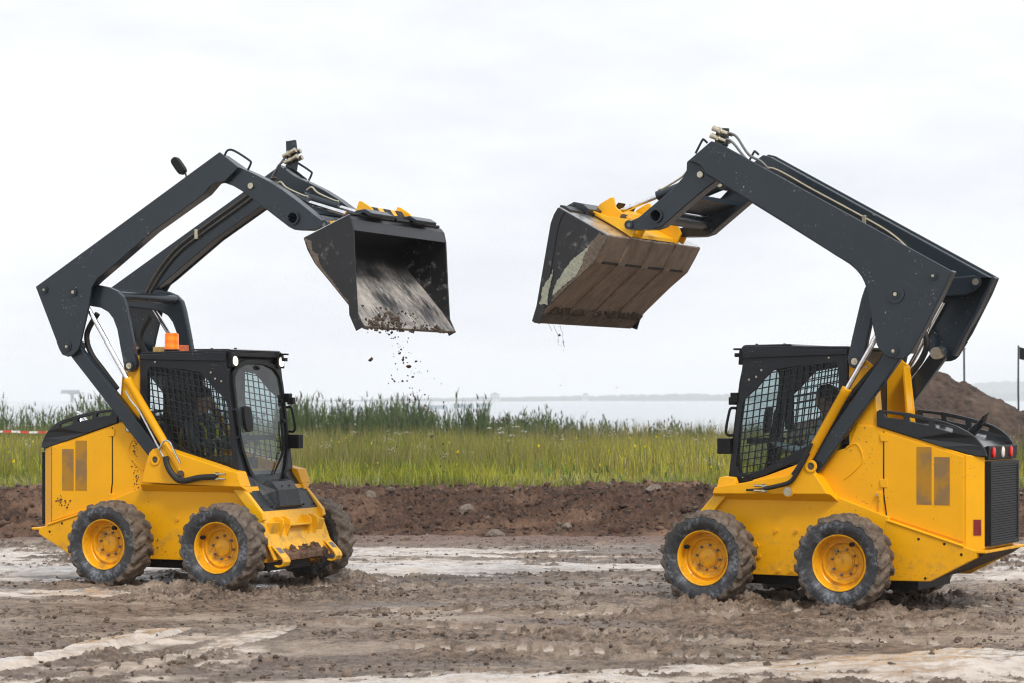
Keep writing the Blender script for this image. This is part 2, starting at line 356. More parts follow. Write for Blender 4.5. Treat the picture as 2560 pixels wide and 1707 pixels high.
def ringdisc(bm, x, z, r, ri, y0, y1, seg=22):
    c = [(math.cos(2 * PI * k / seg), math.sin(2 * PI * k / seg)) for k in range(seg)]
    prism(bm, [(x + r * a, z + r * b) for a, b in c], y0, y1, [[(x + ri * a, z + ri * b) for a, b in c]])
def lathe(bm, prof, seg=48, axis='y'):
    """profile of (y, radius) turned about the y axis"""
    rings = [[bm.verts.new((r * math.cos(2 * PI * k / seg), y, r * math.sin(2 * PI * k / seg))) for k in range(seg)] for y, r in prof]
    for a, b in zip(rings, rings[1:]):
        for k in range(seg): bm.faces.new((a[k], a[(k + 1) % seg], b[(k + 1) % seg], b[k]))
    return rings
def plate_path(p, q, w, t0, t1):
    """a flat bar from p to q in the x,z plane, rounded at both ends"""
    p = Vector(p); q = Vector(q); d = (q - p).normalized(); n = Vector((-d.y, d.x)); out = []
    for k in range(9):
        a = PI / 2 + PI * k / 8; out.append(tuple(p + (d * math.cos(a) + n * math.sin(a)) * w / 2))
    for k in range(9):
        a = -PI / 2 + PI * k / 8; out.append(tuple(q + (d * math.cos(a) + n * math.sin(a)) * w / 2))
    return out
def inside(poly, x, y):
    c = False; j = len(poly) - 1
    for i in range(len(poly)):
        (xi, yi), (xj, yj) = poly[i], poly[j]
        if (yi > y) != (yj > y) and x < (xj - xi) * (y - yi) / (yj - yi) + xi: c = not c
        j = i
    return c
def clip_line(poly, p, d):
    """parts of the line p + s*d that lie inside the polygon"""
    ss = []; n = len(poly)
    for i in range(n):
        a = poly[i]; b = poly[(i + 1) % n]
        ex, ez = b[0] - a[0], b[1] - a[1]; den = d[0] * ez - d[1] * ex
        if abs(den) < 1e-9: continue
        s = ((a[0] - p[0]) * ez - (a[1] - p[1]) * ex) / den; t = ((a[0] - p[0]) * d[1] - (a[1] - p[1]) * d[0]) / den
        if 0 <= t < 1: ss.append(s)
    ss.sort(); return list(zip(ss[::2], ss[1::2]))
# ------------------------------------------------------------------ wheels
HW, HR = .853, .42          # wheel centre offset from the middle, rolling radius
def tyre_mesh():
    nl, seg = 19, 228
    across = [(-.118, .243), (-.128, .262), (-.150, .285), (-.162, .315), (-.163, .345), (-.158, .372), (-.150, .388),
              (-.140, .396), (-.118, .399), (-.095, .401), (-.07, .402), (-.045, .403), (-.022, .403), (0, .403)]
    across += [(-y, r) for y, r in across[-2::-1]]
    V = []; T = []
    for y, r in across:
        for k in range(seg):
            a = 2 * PI * k / seg; h = 0.0
            if r > .36:
                side = 0 if y < 0 else 1
                for sd, ok in ((0, y < .035), (1, y > -.035)):
                    if not ok: continue
                    ph = (a * nl / (2 * PI) + sd * .5 + abs(y) * 3.6) % 1.0
                    d = abs(ph - .5)
                    e = max(0, min(1, (.30 - d) / .07))
                    inn = max(0, min(1, ((.03 - y) if sd == 0 else (.03 + y)) / .02))
                    top = max(0, min(1, (r - .362) / .02))
                    h = max(h, (.025 + .006 * math.sin(a * 7 + y * 20)) * e * inn * top)
                h += .004 * math.sin(a * 31 + y * 50) * math.sin(a * 17 - y * 83)
            rr = r - .012 + h
            V.append((rr * math.cos(a), y, rr * math.sin(a)))
            T.append(max(0, min(1, (r - .352) / .035)))
    F = []
    n = len(across)
    for i in range(n - 1):
        for k in range(seg):
            j = (k + 1) % seg
            F.append((i * seg + k, i * seg + j, (i + 1) * seg + j, (i + 1) * seg + k))
    me = bpy.data.meshes.new('tyre'); me.from_pydata(V, [], F)
    at = me.attributes.new('tread', 'FLOAT', 'POINT'); at.data.foreach_set('value', T)
    me.materials.append(M['tyre']); me.polygons.foreach_set('use_smooth', [True] * len(F)); me.update()
    bm = bmesh.new(); bm.from_mesh(me); bmesh.ops.recalc_face_normals(bm, faces=bm.faces); bm.to_mesh(me); bm.free()
    me.set_sharp_from_angle(angle=R(38))
    return me
TYRE = tyre_mesh()
def rim_bm():
    bm = bmesh.new()      # camera-side face at negative y
    lathe(bm, [(-.128, .247), (-.134, .243), (-.134, .238), (-.124, .229), (-.112, .226), (-.070, .219), (-.030, .216), (-.022, .208), (-.024, .192), (-.034, .182), (-.034, .174),
               (-.022, .168), (.004, .160), (.010, .150), (.010, .132), (.004, .124), (.004, .094), (-.010, .090), (-.010, 0.001)], 56)
    lathe(bm, [(-.128, .247), (-.06, .232), (.06, .232), (.128, .247)], 40)
    lathe(bm, [(.128, .247), (.10, .215), (.06, .14), (.06, .001)], 40)
    return bm
def nut_bm():
    bm = bmesh.new(); c = [(math.cos(PI / 3 * k) * .012, math.sin(PI / 3 * k) * .012) for k in range(6)]
    prism(bm, c, -.022, 0); disc(bm, 0, 0, .007, -.034, -.022, 8); return bm
def cap_bm():
    bm = bmesh.new(); lathe(bm, [(0, .082), (-.008, .080), (-.014, .070), (-.016, .012), (-.013, .010), (-.013, .001)], 32); return bm
RIM = NUT = CAP = None
def wheel_protos():
    global RIM, NUT, CAP
    sd = globals()['SD']; globals()['SD'] = 1.0
    tmp = [obj('wheel', rim_bm(), 'yellow_rim', smooth=True), obj('lug_nut', nut_bm(), 'dull_steel'), obj('hub_cap', cap_bm(), 'yellow_rim', smooth=True)]
    RIM, NUT, CAP = [o.data for o in tmp]
    for o in tmp: bpy.data.objects.remove(o)
    globals()['SD'] = sd
painted('yellow_rim', (.80, .38, .003), (.13, .085, .045), .80, -9, rough=.36)
wheel_protos()
def add_wheel(root, x, s, turn):
    """s = -1: camera side"""
    w = bpy.data.objects.new('wheel', RIM); COL.objects.link(w); w.parent = root
    w.location = (x, s * HW * SD, HR); w.rotation_mode = 'XYZ'
    w.rotation_euler = (0, turn, 0 if s * SD < 0 else PI)
    def sub(name, me, loc=(0, 0, 0)):
        o = bpy.data.objects.new(name, me); COL.objects.link(o); o.parent = w; o.location = loc; return o
    sub('tyre', TYRE); sub('hub_cap', CAP, (0, -.010, 0))
    for k in range(8):
        a = PI / 4 * k + .2
        sub('lug_nut', NUT, (.112 * math.cos(a), .004, .112 * math.sin(a)))
    sub('valve', VALVE, (-.19, -.085, .03))
def valve():
    sd = globals()['SD']; globals()['SD'] = 1.0
    bm = bmesh.new(); ringdisc(bm, 0, 0, .020, .012, -.03, .012, 14); tube(bm, [(0, 0, 0), (0, -.03, 0)], .006, 8)
    o = obj('valve', bm, 'black'); me = o.data; bpy.data.objects.remove(o); globals()['SD'] = sd; return me
VALVE = valve()

# ------------------------------------------------------------------ the skid steer loader
def B(): return bmesh.new()
def mir(bm, s):
    if s > 0:
        for v in bm.verts: v.co.y = -v.co.y
    return bm
FX = lambda z: .455 + (2.2 - z) * .135           # front plane of the cab
def front_warp(c): return (FX(c.z) + c.y, c.x, c.z)
def lumps(bm, pts, seed=0):
    rr = random.Random(seed)
    for p, r in pts:
        g = bmesh.ops.create_icosphere(bm, subdivisions=2, radius=r)
        ph = [rr.uniform(0, 6) for _ in range(6)]
        for v in g['verts']:
            c = v.co / r
            k = 1 + .4 * math.sin(3.1 * c.x + ph[0]) * math.sin(2.7 * c.y + ph[1]) + .2 * math.sin(6.3 * c.z + ph[2] + 3 * c.x) + .12 * math.sin(11 * c.y + ph[3] - 5 * c.z)
            v.co = Vector(p) + v.co * k

def build_loader(which, loc, rz, sd):
    global SD
    SD = sd; t = TR[which]; left = which == 'L'
    root = empty('skid_steer_loader', loc, rz)
    A = .66
    # --- body
    bm = B()
    prism(bm, [(-.93, .26), (.93, .26), (.95, .36), (.83, .70), (.70, .98), (-.42, .98), (-.93, .80)], -.552, .552)
    prism(bm, [(-1.60, 1.35), (-.80, 1.585), (-.62, 1.60), (-.535, 1.40), (-.34, 1.343), (.22, 1.145), (.56, 1.045), (.68, .98), (0, .60), (-1.60, .50)], -.50, .50)
    a = [bm.verts.new(p) for p in ((-1.60, -.50, .50), (-1.60, .50, .50), (-1.60, .50, 1.35), (-1.60, -.50, 1.35))]
    b = [bm.verts.new(p) for p in ((-1.735, -.42, .54), (-1.735, .42, .54), (-1.735, .42, 1.325), (-1.735, -.42, 1.325))]
    bm.faces.new(b)
    for i in range(4): bm.faces.new((a[i], a[(i + 1) % 4], b[(i + 1) % 4], b[i]))
    for v in a: v.co.x -= .001
    body = obj('body', bm, 'yellow', root, bev=.006)
    bm = B(); box(bm, -1.15, .85, -.42, .42, .17, .27); obj('belly_pan', bm, 'black', body)
    # ledge over the wheels, with its turned-in lower edge
    for s in (-1, 1):
        lg = t['ledge']; x0, x1 = min(p[0] for p in lg), max(p[0] for p in lg)
        bm = B()
        top = [p for p in lg]
        prism(bm, top, -.66, -.485)
        prism(bm, [(x0 - .02, .995), (x1, .985), (x1 + .02, .93), (x0 - .06, .93)], -.658, -.49,
              warp=lambda c: (c.x, -.556 if (c.y < -.6 and c.z < .95) else c.y, c.z if c.z > .95 else .925))
        fd = obj('fender_ledge', mir(bm, s), 'yellow', root, bev=.008)
        bm = B(); ringdisc(bm, -.255, 1.235, .055, .032, -.672, -.655); obj('pivot_boss', mir(bm, s), 'yellow', fd, bev=.003)
        bm = B(); disc(bm, -.255, 1.235, .034, -.664, -.655); obj('pivot_hole', mir(bm, s), 'under_mud', fd)
        # pressed seam on the upper body side
        bm = B(); tube(bm, smooth_path([(-.52, -.501, 1.395), (-.585, -.501, 1.43), (-.635, -.501, 1.415), (-.676, -.501, 1.295), (-.60, -.501, 1.20), (-.50, -.501, 1.12)], 5), .008, 6)
        obj('pressed_seam', mir(bm, s), 'yellow', body, smooth=True)
        # engine side door
        bm = B()
        prism(bm, [(-.872, 1.535), (-1.16, 1.455), (-1.585, 1.33), (-1.585, .60), (-.90, .80), (-.872, 1.0)], -.508, -.499)
        dr = obj('engine_door', mir(bm, s), 'yellow', root, bev=.004)
        bm = B(); prism(bm, [(-.862, 1.545), (-.872, 1.535), (-.872, 1.0), (-.90, .80), (-.888, .80), (-.860, 1.0)], -.504, -.498); obj('door_gap', mir(bm, s), 'black', dr)
        for q in ([(-1.30, .915), (-1.166, .915), (-1.166, 1.41), (-1.30, 1.41)], [(-1.462, .913), (-1.325, .913), (-1.325, 1.325), (-1.462, 1.325)]):
            bm = B(); prism(bm, q, -.511, -.506); obj('louver', mir(bm, s), 'perforated', dr)
        for z in (1.50, 1.10) if not left else (1.50, .86):
            bm = B(); prism(bm, [(-.905, z - .045), (-.845, z - .045), (-.835, z - .02), (-.835, z + .025), (-.905, z + .035)], -.514, -.5); obj('hinge', mir(bm, s), 'yellow', dr, bev=.004)
        if not left:
            bm = B(); prism(bm, [(-.80, 1.01), (-.862, 1.01), (-.862, .80), (-.80, .80), (-.80, .84), (-.825, .84), (-.825, .975), (-.80, .975)], -.522, -.5); obj('latch_strip', mir(bm, s), 'yellow', dr, bev=.003)
            bm = B(); disc(bm, -.81, .99, .014, -.53, -.52, 6); disc(bm, -.81, .82, .014, -.53, -.52, 6); obj('latch_bolt', mir(bm, s), 'zinc', dr, split=True)
        # bumper plate low at the back
        bm = B()
        prism(bm, [(-.90, .785), (-1.60, .567), (-1.715, .534), (-1.715, .474), (-1.302, .258), (-.85, .25)], -.555, -.495)
        bp = obj('bumper_plate', mir(bm, s), 'yellow', root, bev=.008)
        bm = B(); tube(bm, [(-.92, -.556, .772), (-1.60, -.556, .569)], .012, 8); obj('weld_rib', mir(bm, s), 'yellow', bp, smooth=True)
        bm = B()
        for x, z in ((-1.20, .62), (-1.43, .585), (-1.58, .50), (-1.26, .285)): disc(bm, x, z, .012, -.558, -.54, 10)
        obj('bolt_hole', mir(bm, s), 'black', bp, split=True)
        bm = B()
        for x, z in ((.12, .655), (-.07, .655), (.10, .30), (-.02, .30), (.28, .42), (.30, .52)): disc(bm, x, z, .017, -.568, -.550, 8)
        obj('side_bolt', mir(bm, s), 'yellow_rim', body, split=True)
        # tower beside the rear of the cab
        bm = B()
        prism(bm, [(-.538, 1.38), (-.538, 2.25), (-.60, 2.25), (-.70, 2.16), (-.755, 2.12), (-.80, 1.70), (-.80, 1.57)], -.485, -.465)
        prism(bm, [(-.755, 2.12), (-.80, 1.57), (-.775, 1.57), (-.73, 2.10)], -.485, -.33)
        tw = obj('tower', mir(bm, s), 'yellow', root, bev=.005)
        bm = B(); disc(bm, -.575, 2.215, .013, -.495, -.48, 8); disc(bm, -.70, 2.10, .013, -.495, -.48, 8); obj('tower_bolt', mir(bm, s), 'zinc', tw, split=True)
        # reflector on the chamfered corner
        bm = B(); k = (.08 / .135)
        f = lambda x: -.50 - (x + 1.60) * k - .003
        vs = [bm.verts.new((x, f(x) - o, z)) for o in (0, .004) for x, z in ((-1.66, .66), (-1.715, .66), (-1.715, .795), (-1.66, .795))]
        bm.faces.new(vs[:4]); bm.faces.new(vs[4:])
        for i in range(4): bm.faces.new((vs[i], vs[(i + 1) % 4], vs[4 + (i + 1) % 4], vs[4 + i]))
        if not left: obj('reflector', mir(bm, s), 'reflector', root)
        else: bm.free()
    # plank across the back, under the grille
    bm = B(); prism(bm, [(-1.70, .515), (-1.70, .537), (-1.80, .537), (-1.80, .515)], -.555, .555)
    rbp = obj('rear_bumper', bm, 'yellow', root, bev=.004); bm = B(); prism(bm, [(-1.25, .27), (-1.70, .46), (-1.78, .514), (-1.69, .514), (-1.22, .30)], -.49, .49); obj('underside_guard', bm, 'under_mud', rbp)
    # grille
    bm = B(); box(bm, -1.79, -1.735, -.40, .40, .565, .60); box(bm, -1.79, -1.735, -.40, .40, 1.255, 1.29); box(bm, -1.79, -1.735, -.40, -.355, .60, 1.255); box(bm, -1.79, -1.735, .355, .40, .60, 1.255)
    gr = obj('grille', bm, 'black', root, bev=.006)
    bm = B(); box(bm, -1.755, -1.74, -.356, .356, .60, 1.256); obj('grille_back', bm, 'black', gr)
    bm = B()
    for k in range(32): z = .605 + k * .0207; box(bm, -1.785, -1.777, -.356, .356, z, z + .0105)
    for k in range(31): y = -.35 + k * .0233; box(bm, -1.7775, -1.770, y - .005, y + .005, .60, 1.256)
    obj('grille_bars', bm, 'hood_black', gr)
    # hood: two slotted rails with the cover between them
    def taper(c, s=1):
        k = max(0, min(1, (-1.50 - c.x) / .30)); return (c.x, c.y * (1 - .15 * k), c.z)
    rail = [(-.805, 1.588), (-.803, 1.712), (-.832, 1.730), (-.93, 1.718), (-1.08, 1.704), (-1.20, 1.680), (-1.32, 1.652), (-1.43, 1.622), (-1.525, 1.590), (-1.61, 1.545), (-1.675, 1.497), (-1.72, 1.44), (-1.755, 1.385), (-1.765, 1.333), (-1.68, 1.335), (-1.40, 1.412), (-1.163, 1.485)]
    slots = [[(-.87, 1.700), (-1.044, 1.678), (-1.050, 1.645), (-.885, 1.664)], [(-1.095, 1.666), (-1.27, 1.630), (-1.275, 1.594), (-1.105, 1.628)], [(-1.325, 1.618), (-1.49, 1.568), (-1.485, 1.535), (-1.335, 1.575)]]
    bm = B()
    for s in (-1, 1):
        vs = prism(bm, rail, s * .515, s * .475, slots)
        for v in vs: v.co = Vector(taper(v.co))
    hood = obj('hood', bm, 'hood_black', root, bev=.006)
    bm = B(); pl = [(-.80, 1.62), (-1.1, 1.595), (-1.30, 1.555), (-1.50, 1.505), (-1.62, 1.46), (-1.70, 1.42), (-1.745, 1.40)]
    vs = prism(bm, strip(pl, .012), -.478, .478)
    for v in vs: v.co = Vector(taper(v.co))
    obj('hood_cover', bm, 'gloss_black', hood)
    bm = B(); tube(bm, [(-1.45, 0, 1.49), (-1.56, 0, 1.63), (-1.585, 0, 1.655)], [.050, .050, .052], 18, caps=False); tube(bm, [(-1.45, 0, 1.49), (-1.585, 0, 1.655)], .044, 18)
    for v in bm.verts:
        if v.co.z > 1.6: v.co.z += max(-.06, min(.10, (-1.57 - v.co.x) * 1.6)); v.co.x -= .03
    obj('exhaust_pipe', bm, 'chrome' if left else 'gloss_black', hood, smooth=True)
    bm = B(); prism(bm, [(-1.70, 1.40), (-1.765, 1.425), (-1.775, 1.415), (-1.765, 1.30), (-1.72, 1.30)], -.40, .40); tp = obj('tail_panel', bm, 'black', root, bev=.006)
    for y, mt, nm in ((-.28, 'red_lens', 'tail_light'), (-.02, 'white_lens', 'reverse_light'), (.21, 'red_lens', 'tail_light')):
        bm = B()
        for k, (rr, xx) in enumerate(((1, -1.765), (.92, -1.785), (.6, -1.793))): pass
        c = [(math.cos(2 * PI * k / 20), math.sin(2 * PI * k / 20)) for k in range(20)]
        rings = [[bm.verts.new((x, y + .030 * q * cy, 1.365 + .049 * q * cz)) for cy, cz in c] for q, x in ((1, -1.762), (1, -1.778), (.8, -1.786), (.05, -1.79))]
        for a_, b_ in zip(rings, rings[1:]):
            for k in range(20): bm.faces.new((a_[k], a_[(k + 1) % 20], b_[(k + 1) % 20], b_[k]))
        bm.faces.new(rings[-1]); obj(nm, bm, mt, tp, smooth=True)
    # --- front: flanges, grey step panel, yellow plate
    for s in (-1, 1):
        bm = B(); prism(bm, [(.48, 1.075), (.50, 1.125), (.60, 1.132), (.655, 1.118), (.672, 1.05), (.70, .97), (.80, .86), (.912, .735), (.93, .67), (.86, .63), (.72, .80)], -.60, -.545)
        obj('front_flange', mir(bm, s), 'yellow_front', root, bev=.008)
    bm = B(); prism(bm, strip([(.57, 1.115), (.70, .935), (.845, .738)], .018, 1), -.548, .548)
    u = Vector((.272, 0, -.372)).normalized(); nn = Vector((.80, 0, .60)); o0 = Vector((.575, 0, 1.118))
    P = lambda s, y, h: o0 + u * (s * .46) + nn * h + Vector((0, y, 0))
    def panel_bump(bm):
        rows = [[P(.05, -.36, .0), P(.06, -.30, .02), P(.30, -.17, .055), P(.30, .17, .055), P(.06, .30, .02), P(.05, .36, .0)],
                [P(.40, -.34, .01), P(.40, -.29, .045), P(.42, -.19, .10), P(.42, .19, .10), P(.40, .29, .045), P(.40, .34, .01)],
                [P(.62, -.33, .01), P(.63, -.28, .05), P(.66, -.19, .115), P(.66, .19, .115), P(.63, .28, .05), P(.62, .33, .01)],
                [P(.97, -.30, .012), P(.97, -.26, .02), P(.97, -.20, .045), P(.97, .20, .045), P(.97, .26, .02), P(.97, .30, .012)]]
        vv = [[bm.verts.new(p) for p in r] for r in rows]
        for r0, r1 in zip(vv, vv[1:]):
            for k in range(5): bm.faces.new((r0[k], r0[k + 1], r1[k + 1], r1[k]))
        bm.faces.new(vv[-1])
    panel_bump(bm); sp = obj('step_panel', bm, 'charcoal_cab', root, bev=.004)
    bm = B()
    for y in (-.50, -.30, -.1, .1, .3, .5):
        g = bmesh.ops.create_icosphere(bm, subdivisions=1, radius=.011)
        for v in g['verts']: v.co = v.co + P(.93, y, .022)
    for y in (-.07, .07):
        g = bmesh.ops.create_icosphere(bm, subdivisions=1, radius=.010)
        for v in g['verts']: v.co = v.co + P(.56, y, .112)
    obj('panel_bolt', bm, 'black', sp, split=True)
    bm = B(); prism(bm, strip([(.842, .742), (.868, .665), (.95, .45), (1.035, .285)], .02, 1), -.598, .598); fp = obj('front_plate', bm, 'yellow_front', root, bev=.006)
    bm = B(); prism(bm, [(.875, .622), (.985, .612), (.985, .596), (.875, .604)], -.21, .21); obj('shelf', bm, 'yellow_front', fp, bev=.004)
    for y, wd in ((-.34, .02), (-.21, .02), (.19, .02), (.32, .02)):
        bm = B(); prism(bm, [(.868, .69), (.94, .69), (.985, .665), (.995, .61), (.955, .50), (.93, .48)], y, y + wd); obj('gusset', bm, 'yellow_front', fp, bev=.004)
    for s in (-1, 1):
        bm = B(); prism(bm, [(.875, .64), (.97, .64), (.93, .50)], -.50, -.36); obj('pocket', mir(bm, s), 'yellow_front', fp, bev=.004)
        bm = B(); prism(bm, strip([(.985, .42), (1.045, .365), (1.105, .305), (1.118, .275), (1.105, .248), (1.07, .235), (1.03, .245)], .016, 1), -.57, -.44)
        lp = obj('tow_loop', mir(bm, s), 'yellow_front', fp, bev=.005)
        bm = B(); vs = prism(bm, strip([(1.025, .400), (1.075, .352)], .006, 1), -.545, -.465); obj('bare_patch', mir(bm, s), 'dull_steel', lp)
        for v in lp.data.vertices: pass
    bm = B()
    if left: lumps(bm, [((1.0 + random.uniform(-.05, .02), y + random.uniform(-.02, .02), .30 + random.uniform(0, .09)), random.uniform(.028, .055)) for y in np.linspace(-.40, .40, 22)], 3)
    else: lumps(bm, [((1.02, y, .31), .035) for y in np.linspace(-.3, .3, 8)], 4)
    obj('mud_clump', bm, 'bank_soil', fp, smooth=True)['kind'] = 'stuff'
    if left:
        rr = random.Random(8); ys_ = np.linspace(-.40, .40, 60); bm = B()
        hh = [.36 + .030 * abs(math.sin(q * 9 + 1)) + .015 * math.sin(q * 31) + rr.uniform(0, .02) - .05 * abs(q) for q in ys_]
        xf = lambda z: 1.035 - (z - .285) * .515 + .022
        tp_ = [bm.verts.new((xf(z) + .004, y, z)) for y, z in zip(ys_, hh)]; md_ = [bm.verts.new((xf(.33) + .03 + rr.uniform(0, .015), y, .33 + rr.uniform(-.01, .02))) for y in ys_]; bt_ = [bm.verts.new((xf(.285) + .012, y, .285)) for y in ys_]
        for a_, b_ in ((tp_, md_), (md_, bt_)):
            for k in range(59): bm.faces.new((a_[k], a_[k + 1], b_[k + 1], b_[k]))
        obj('caked_mud', bm, 'bank_soil', fp, smooth=True)
    bm = B()
    for y in (-.08, .08): disc(bm, .91, .56, .014, y - .012, y + .012, 8)
    obj('plate_hole', bm, 'black', fp, split=True)
    # --- cab
    hole = [(.165, 2.078), (-.05, 2.115), (-.42, 2.142), (-.45, 2.09), (-.452, 1.78), (-.39, 1.63), (-.25, 1.49), (-.18, 1.425), (.20, 1.225), (.41, 1.150), (.49, 1.150), (.525, 1.225), (.50, 1.50), (.465, 1.76), (.435, 1.83), (.32, 1.92), (.25, 2.0)]
    side = [(-.535, 2.258), (.447, 2.272), (.459, 2.17), (.608, 1.065), (.47, 1.085), (.24, 1.150), (-.21, 1.335), (-.51, 1.43), (-.535, 1.50)]
    bm = B()
    for s in (-1, 1): prism(bm, side, s * .51, s * .488, [hole])
    gh = [(-.450, 1.55), (-.450, 1.96), (-.43, 2.06), (-.35, 2.135), (-.19, 2.178), (0, 2.188), (.19, 2.178), (.35, 2.135), (.43, 2.06), (.450, 1.96), (.450, 1.55), (.42, 1.33), (.335, 1.13), (.26, 1.04), (.18, 1.015), (-.18, 1.015), (-.26, 1.04), (-.335, 1.13), (-.42, 1.33)]
    prism(bm, [(-.487, 1.07), (-.487, 2.25), (.487, 2.25), (.487, 1.07), (.36, 1.05), (.28, .985), (.2, .965), (-.2, .965), (-.28, .985), (-.36, 1.05)], -.05, 0, [gh], warp=front_warp)
    box(bm, -.535, -.50, -.487, -.38, 1.43, 2.25); box(bm, -.535, -.50, -.07, .487, 1.58, 2.05); box(bm, -.535, -.50, -.38, .487, 2.05, 2.25); box(bm, -.535, -.50, -.38, .487, 1.30, 1.58)
    box(bm, -.50, .55, -.487, .487, .86, .885)
    cab = obj('cab', bm, 'charcoal_cab', root, bev=.004)
    bm = B()
    prism(bm, [(-.535, 2.262), (-.535, 2.285), (.44, 2.296), (.475, 2.290), (.478, 2.277), (.44, 2.272)], -.50, .50)
    for s in (-1, 1): prism(bm, [(-.535, 2.262), (.462, 2.276), (.455, 2.185), (-.535, 2.210)], s * .526, s * .511)
    rf = obj('roof', bm, 'charcoal_cab', cab, bev=.008)
    bm = B(); prism(bm, [(.0, 2.297), (.02, 2.312), (.45, 2.308), (.478, 2.300), (.478, 2.292)], -.47, .47)
    for x in (.15, .42): disc(bm, x, 2.312, .012, -.30, -.27, 8)
    obj('roof_hatch', bm, 'gloss_black', cab, bev=.004)
    # visor box with the two work lights
    bm = B(); prism(bm, [(.44, 2.272), (.50, 2.276), (.505, 2.245), (.512, 2.13), (.455, 2.13)], -.495, -.37); prism(bm, [(.44, 2.272), (.50, 2.276), (.505, 2.245), (.512, 2.13), (.455, 2.13)], .37, .495)
    prism(bm, [(.44, 2.272), (.495, 2.276), (.50, 2.235), (.455, 2.22)], -.37, .37); yv = .455 * SD; box(bm, .44, .565, yv - .035, yv + .035, 2.262, 2.279); box(bm, .46, .555, yv - .03, yv + .03, 2.20, 2.235); box(bm, .44, .50, yv - .03, yv + .03, 2.19, 2.262); obj('light_housing', bm, 'black', cab, bev=.006)
    for s in (-1, 1):
        bm = B(); c = [(-.432 + .040 * math.cos(q), 2.192 + .046 * math.sin(q)) for q in np.linspace(0, 2 * PI, 20, endpoint=False)]
        prism(bm, c, .044, .062, warp=front_warp); obj('work_light', mir(bm, s), 'lit_lamp' if left else 'white_lens', cab, bev=.006)
    # front glass in a rubber frame
    bm = B(); sc = lambda k: [(p[0] * k, 1.6 + (p[1] - 1.6) * k) for p in gh]
    prism(bm, sc(1.05), -.004, .026, [sc(.965)], warp=front_warp); obj('door_seal', bm, 'black', cab, bev=.004)
    bm = B(); bm.faces.new([bm.verts.new(front_warp(Vector((p[0], .006, p[1])))) for p in sc(.968)]); obj('front_glass', bm, 'glass', cab)
    for s in (-1, 1):
        bm = B(); bm.faces.new([bm.verts.new((p[0], -.489, p[1])) for p in hole]); obj('side_window', mir(bm, s), 'side_glass', cab)
    # mesh guards
    for s in (-1, 1):
        bm = B()
        for fam, (d, step) in enumerate((((1, -.17), .0605), ((-.12, 1), .0605))):
            L_ = math.hypot(*d); d = (d[0] / L_, d[1] / L_); n = (-d[1], d[0])
            for k in range(-16, 17):
                p = (0 + n[0] * k * step, 1.66 + n[1] * k * step)
                for s0, s1 in clip_line(hole, p, d):
                    if s1 - s0 < .02: continue
                    w = .0048; q = [(p[0] + d[0] * ss + n[0] * w * e, p[1] + d[1] * ss + n[1] * w * e) for ss, e in ((s0 - .004, -1), (s1 + .004, -1), (s1 + .004, 1), (s0 - .004, 1))]
                    prism(bm, q, -.508 + .003 * fam, -.4985 + .003 * fam)
        obj('mesh_guard', mir(bm, s), 'charcoal_cab', cab)
        bm = B()
        for x, z in ((-.36, 2.185), (.28, 2.08), (.33, 2.02), (.40, 1.995), (.46, 1.115)): 
            g = bmesh.ops.create_icosphere(bm, subdivisions=1, radius=.012)
            for v in g['verts']: v.co = Vector((x + v.co.x, -.511 + v.co.y * .6, z + v.co.z))
        obj('guard_screw', mir(bm, s), 'zinc', cab, split=True)
        bm = B(); prism(bm, [(.36, 1.10), (.38, 1.135), (.42, 1.145), (.45, 1.12), (.55, 1.105), (.585, 1.135), (.60, 1.075), (.40, 1.07)], -.525, -.50); obj('cab_foot', mir(bm, s), 'black', cab, bev=.005)
    # hinges and grab handles on the machine's left door post, wiper, mirror
    ys = .50 * SD
    bm = B(); box(bm, FX(1.83), FX(1.83) + .07, ys - .03, ys + .04, 1.79, 1.88); box(bm, FX(1.83) + .03, FX(1.83) + .10, ys, ys + .05, 1.77, 1.84)
    obj('door_hinge', bm, 'black', cab, bev=.006)
    bm = B(); box(bm, FX(1.38), FX(1.38) + .13, ys - .05, ys + .05, 1.33, 1.47); obj('door_hinge', bm, 'black', cab, bev=.008)
    bm = B(); tube(bm, smooth_path([(FX(1.74) + .01, ys, 1.74), (FX(1.74) + .06, ys, 1.74), (FX(1.7) + .075, ys, 1.70), (FX(1.55) + .085, ys, 1.55), (FX(1.5) + .06, ys, 1.50), (FX(1.5), ys, 1.50)], 5), .013, 8)
    obj('grab_handle', bm, 'black', cab, smooth=True)
    ys = -.50 * SD
    bm = B(); tube(bm, smooth_path([(FX(1.72), ys, 1.715), (FX(1.72) + .05, ys, 1.715), (FX(1.6) + .055, ys, 1.60), (FX(1.45) + .05, ys, 1.47), (FX(1.45), ys, 1.45)], 5), .012, 8); obj('grab_handle', bm, 'charcoal_cab', cab, smooth=True)
    bm = B(); c = [(-.29 * SD + .075 * math.copysign(abs(math.cos(q)) ** .6, math.cos(q)), 1.63 + .125 * math.copysign(abs(math.sin(q)) ** .6, math.sin(q))) for q in np.linspace(0, 2 * PI, 20, endpoint=False)]
    prism(bm, c, .012, .045, warp=front_warp); obj('door_latch', bm, 'black', cab, bev=.008)
    bm = B(); tube(bm, [(FX(1.60) + .02, .36 * SD, 1.60), (FX(1.3) + .035, .30 * SD, 1.30), (FX(1.09) + .02, .10 * SD, 1.09)], [.010, .016, .007], 8)
    obj('wiper', bm, 'black', cab); bm = B()
    for z in (1.60, 1.80, 2.13): disc(bm, FX(z) + .012, z, .022, .40 * SD - .02 - (.38 * SD if z > 2 else 0), .40 * SD + .02 - (.38 * SD if z > 2 else 0), 12)
    obj('glass_knob', bm, 'black', cab, split=True)
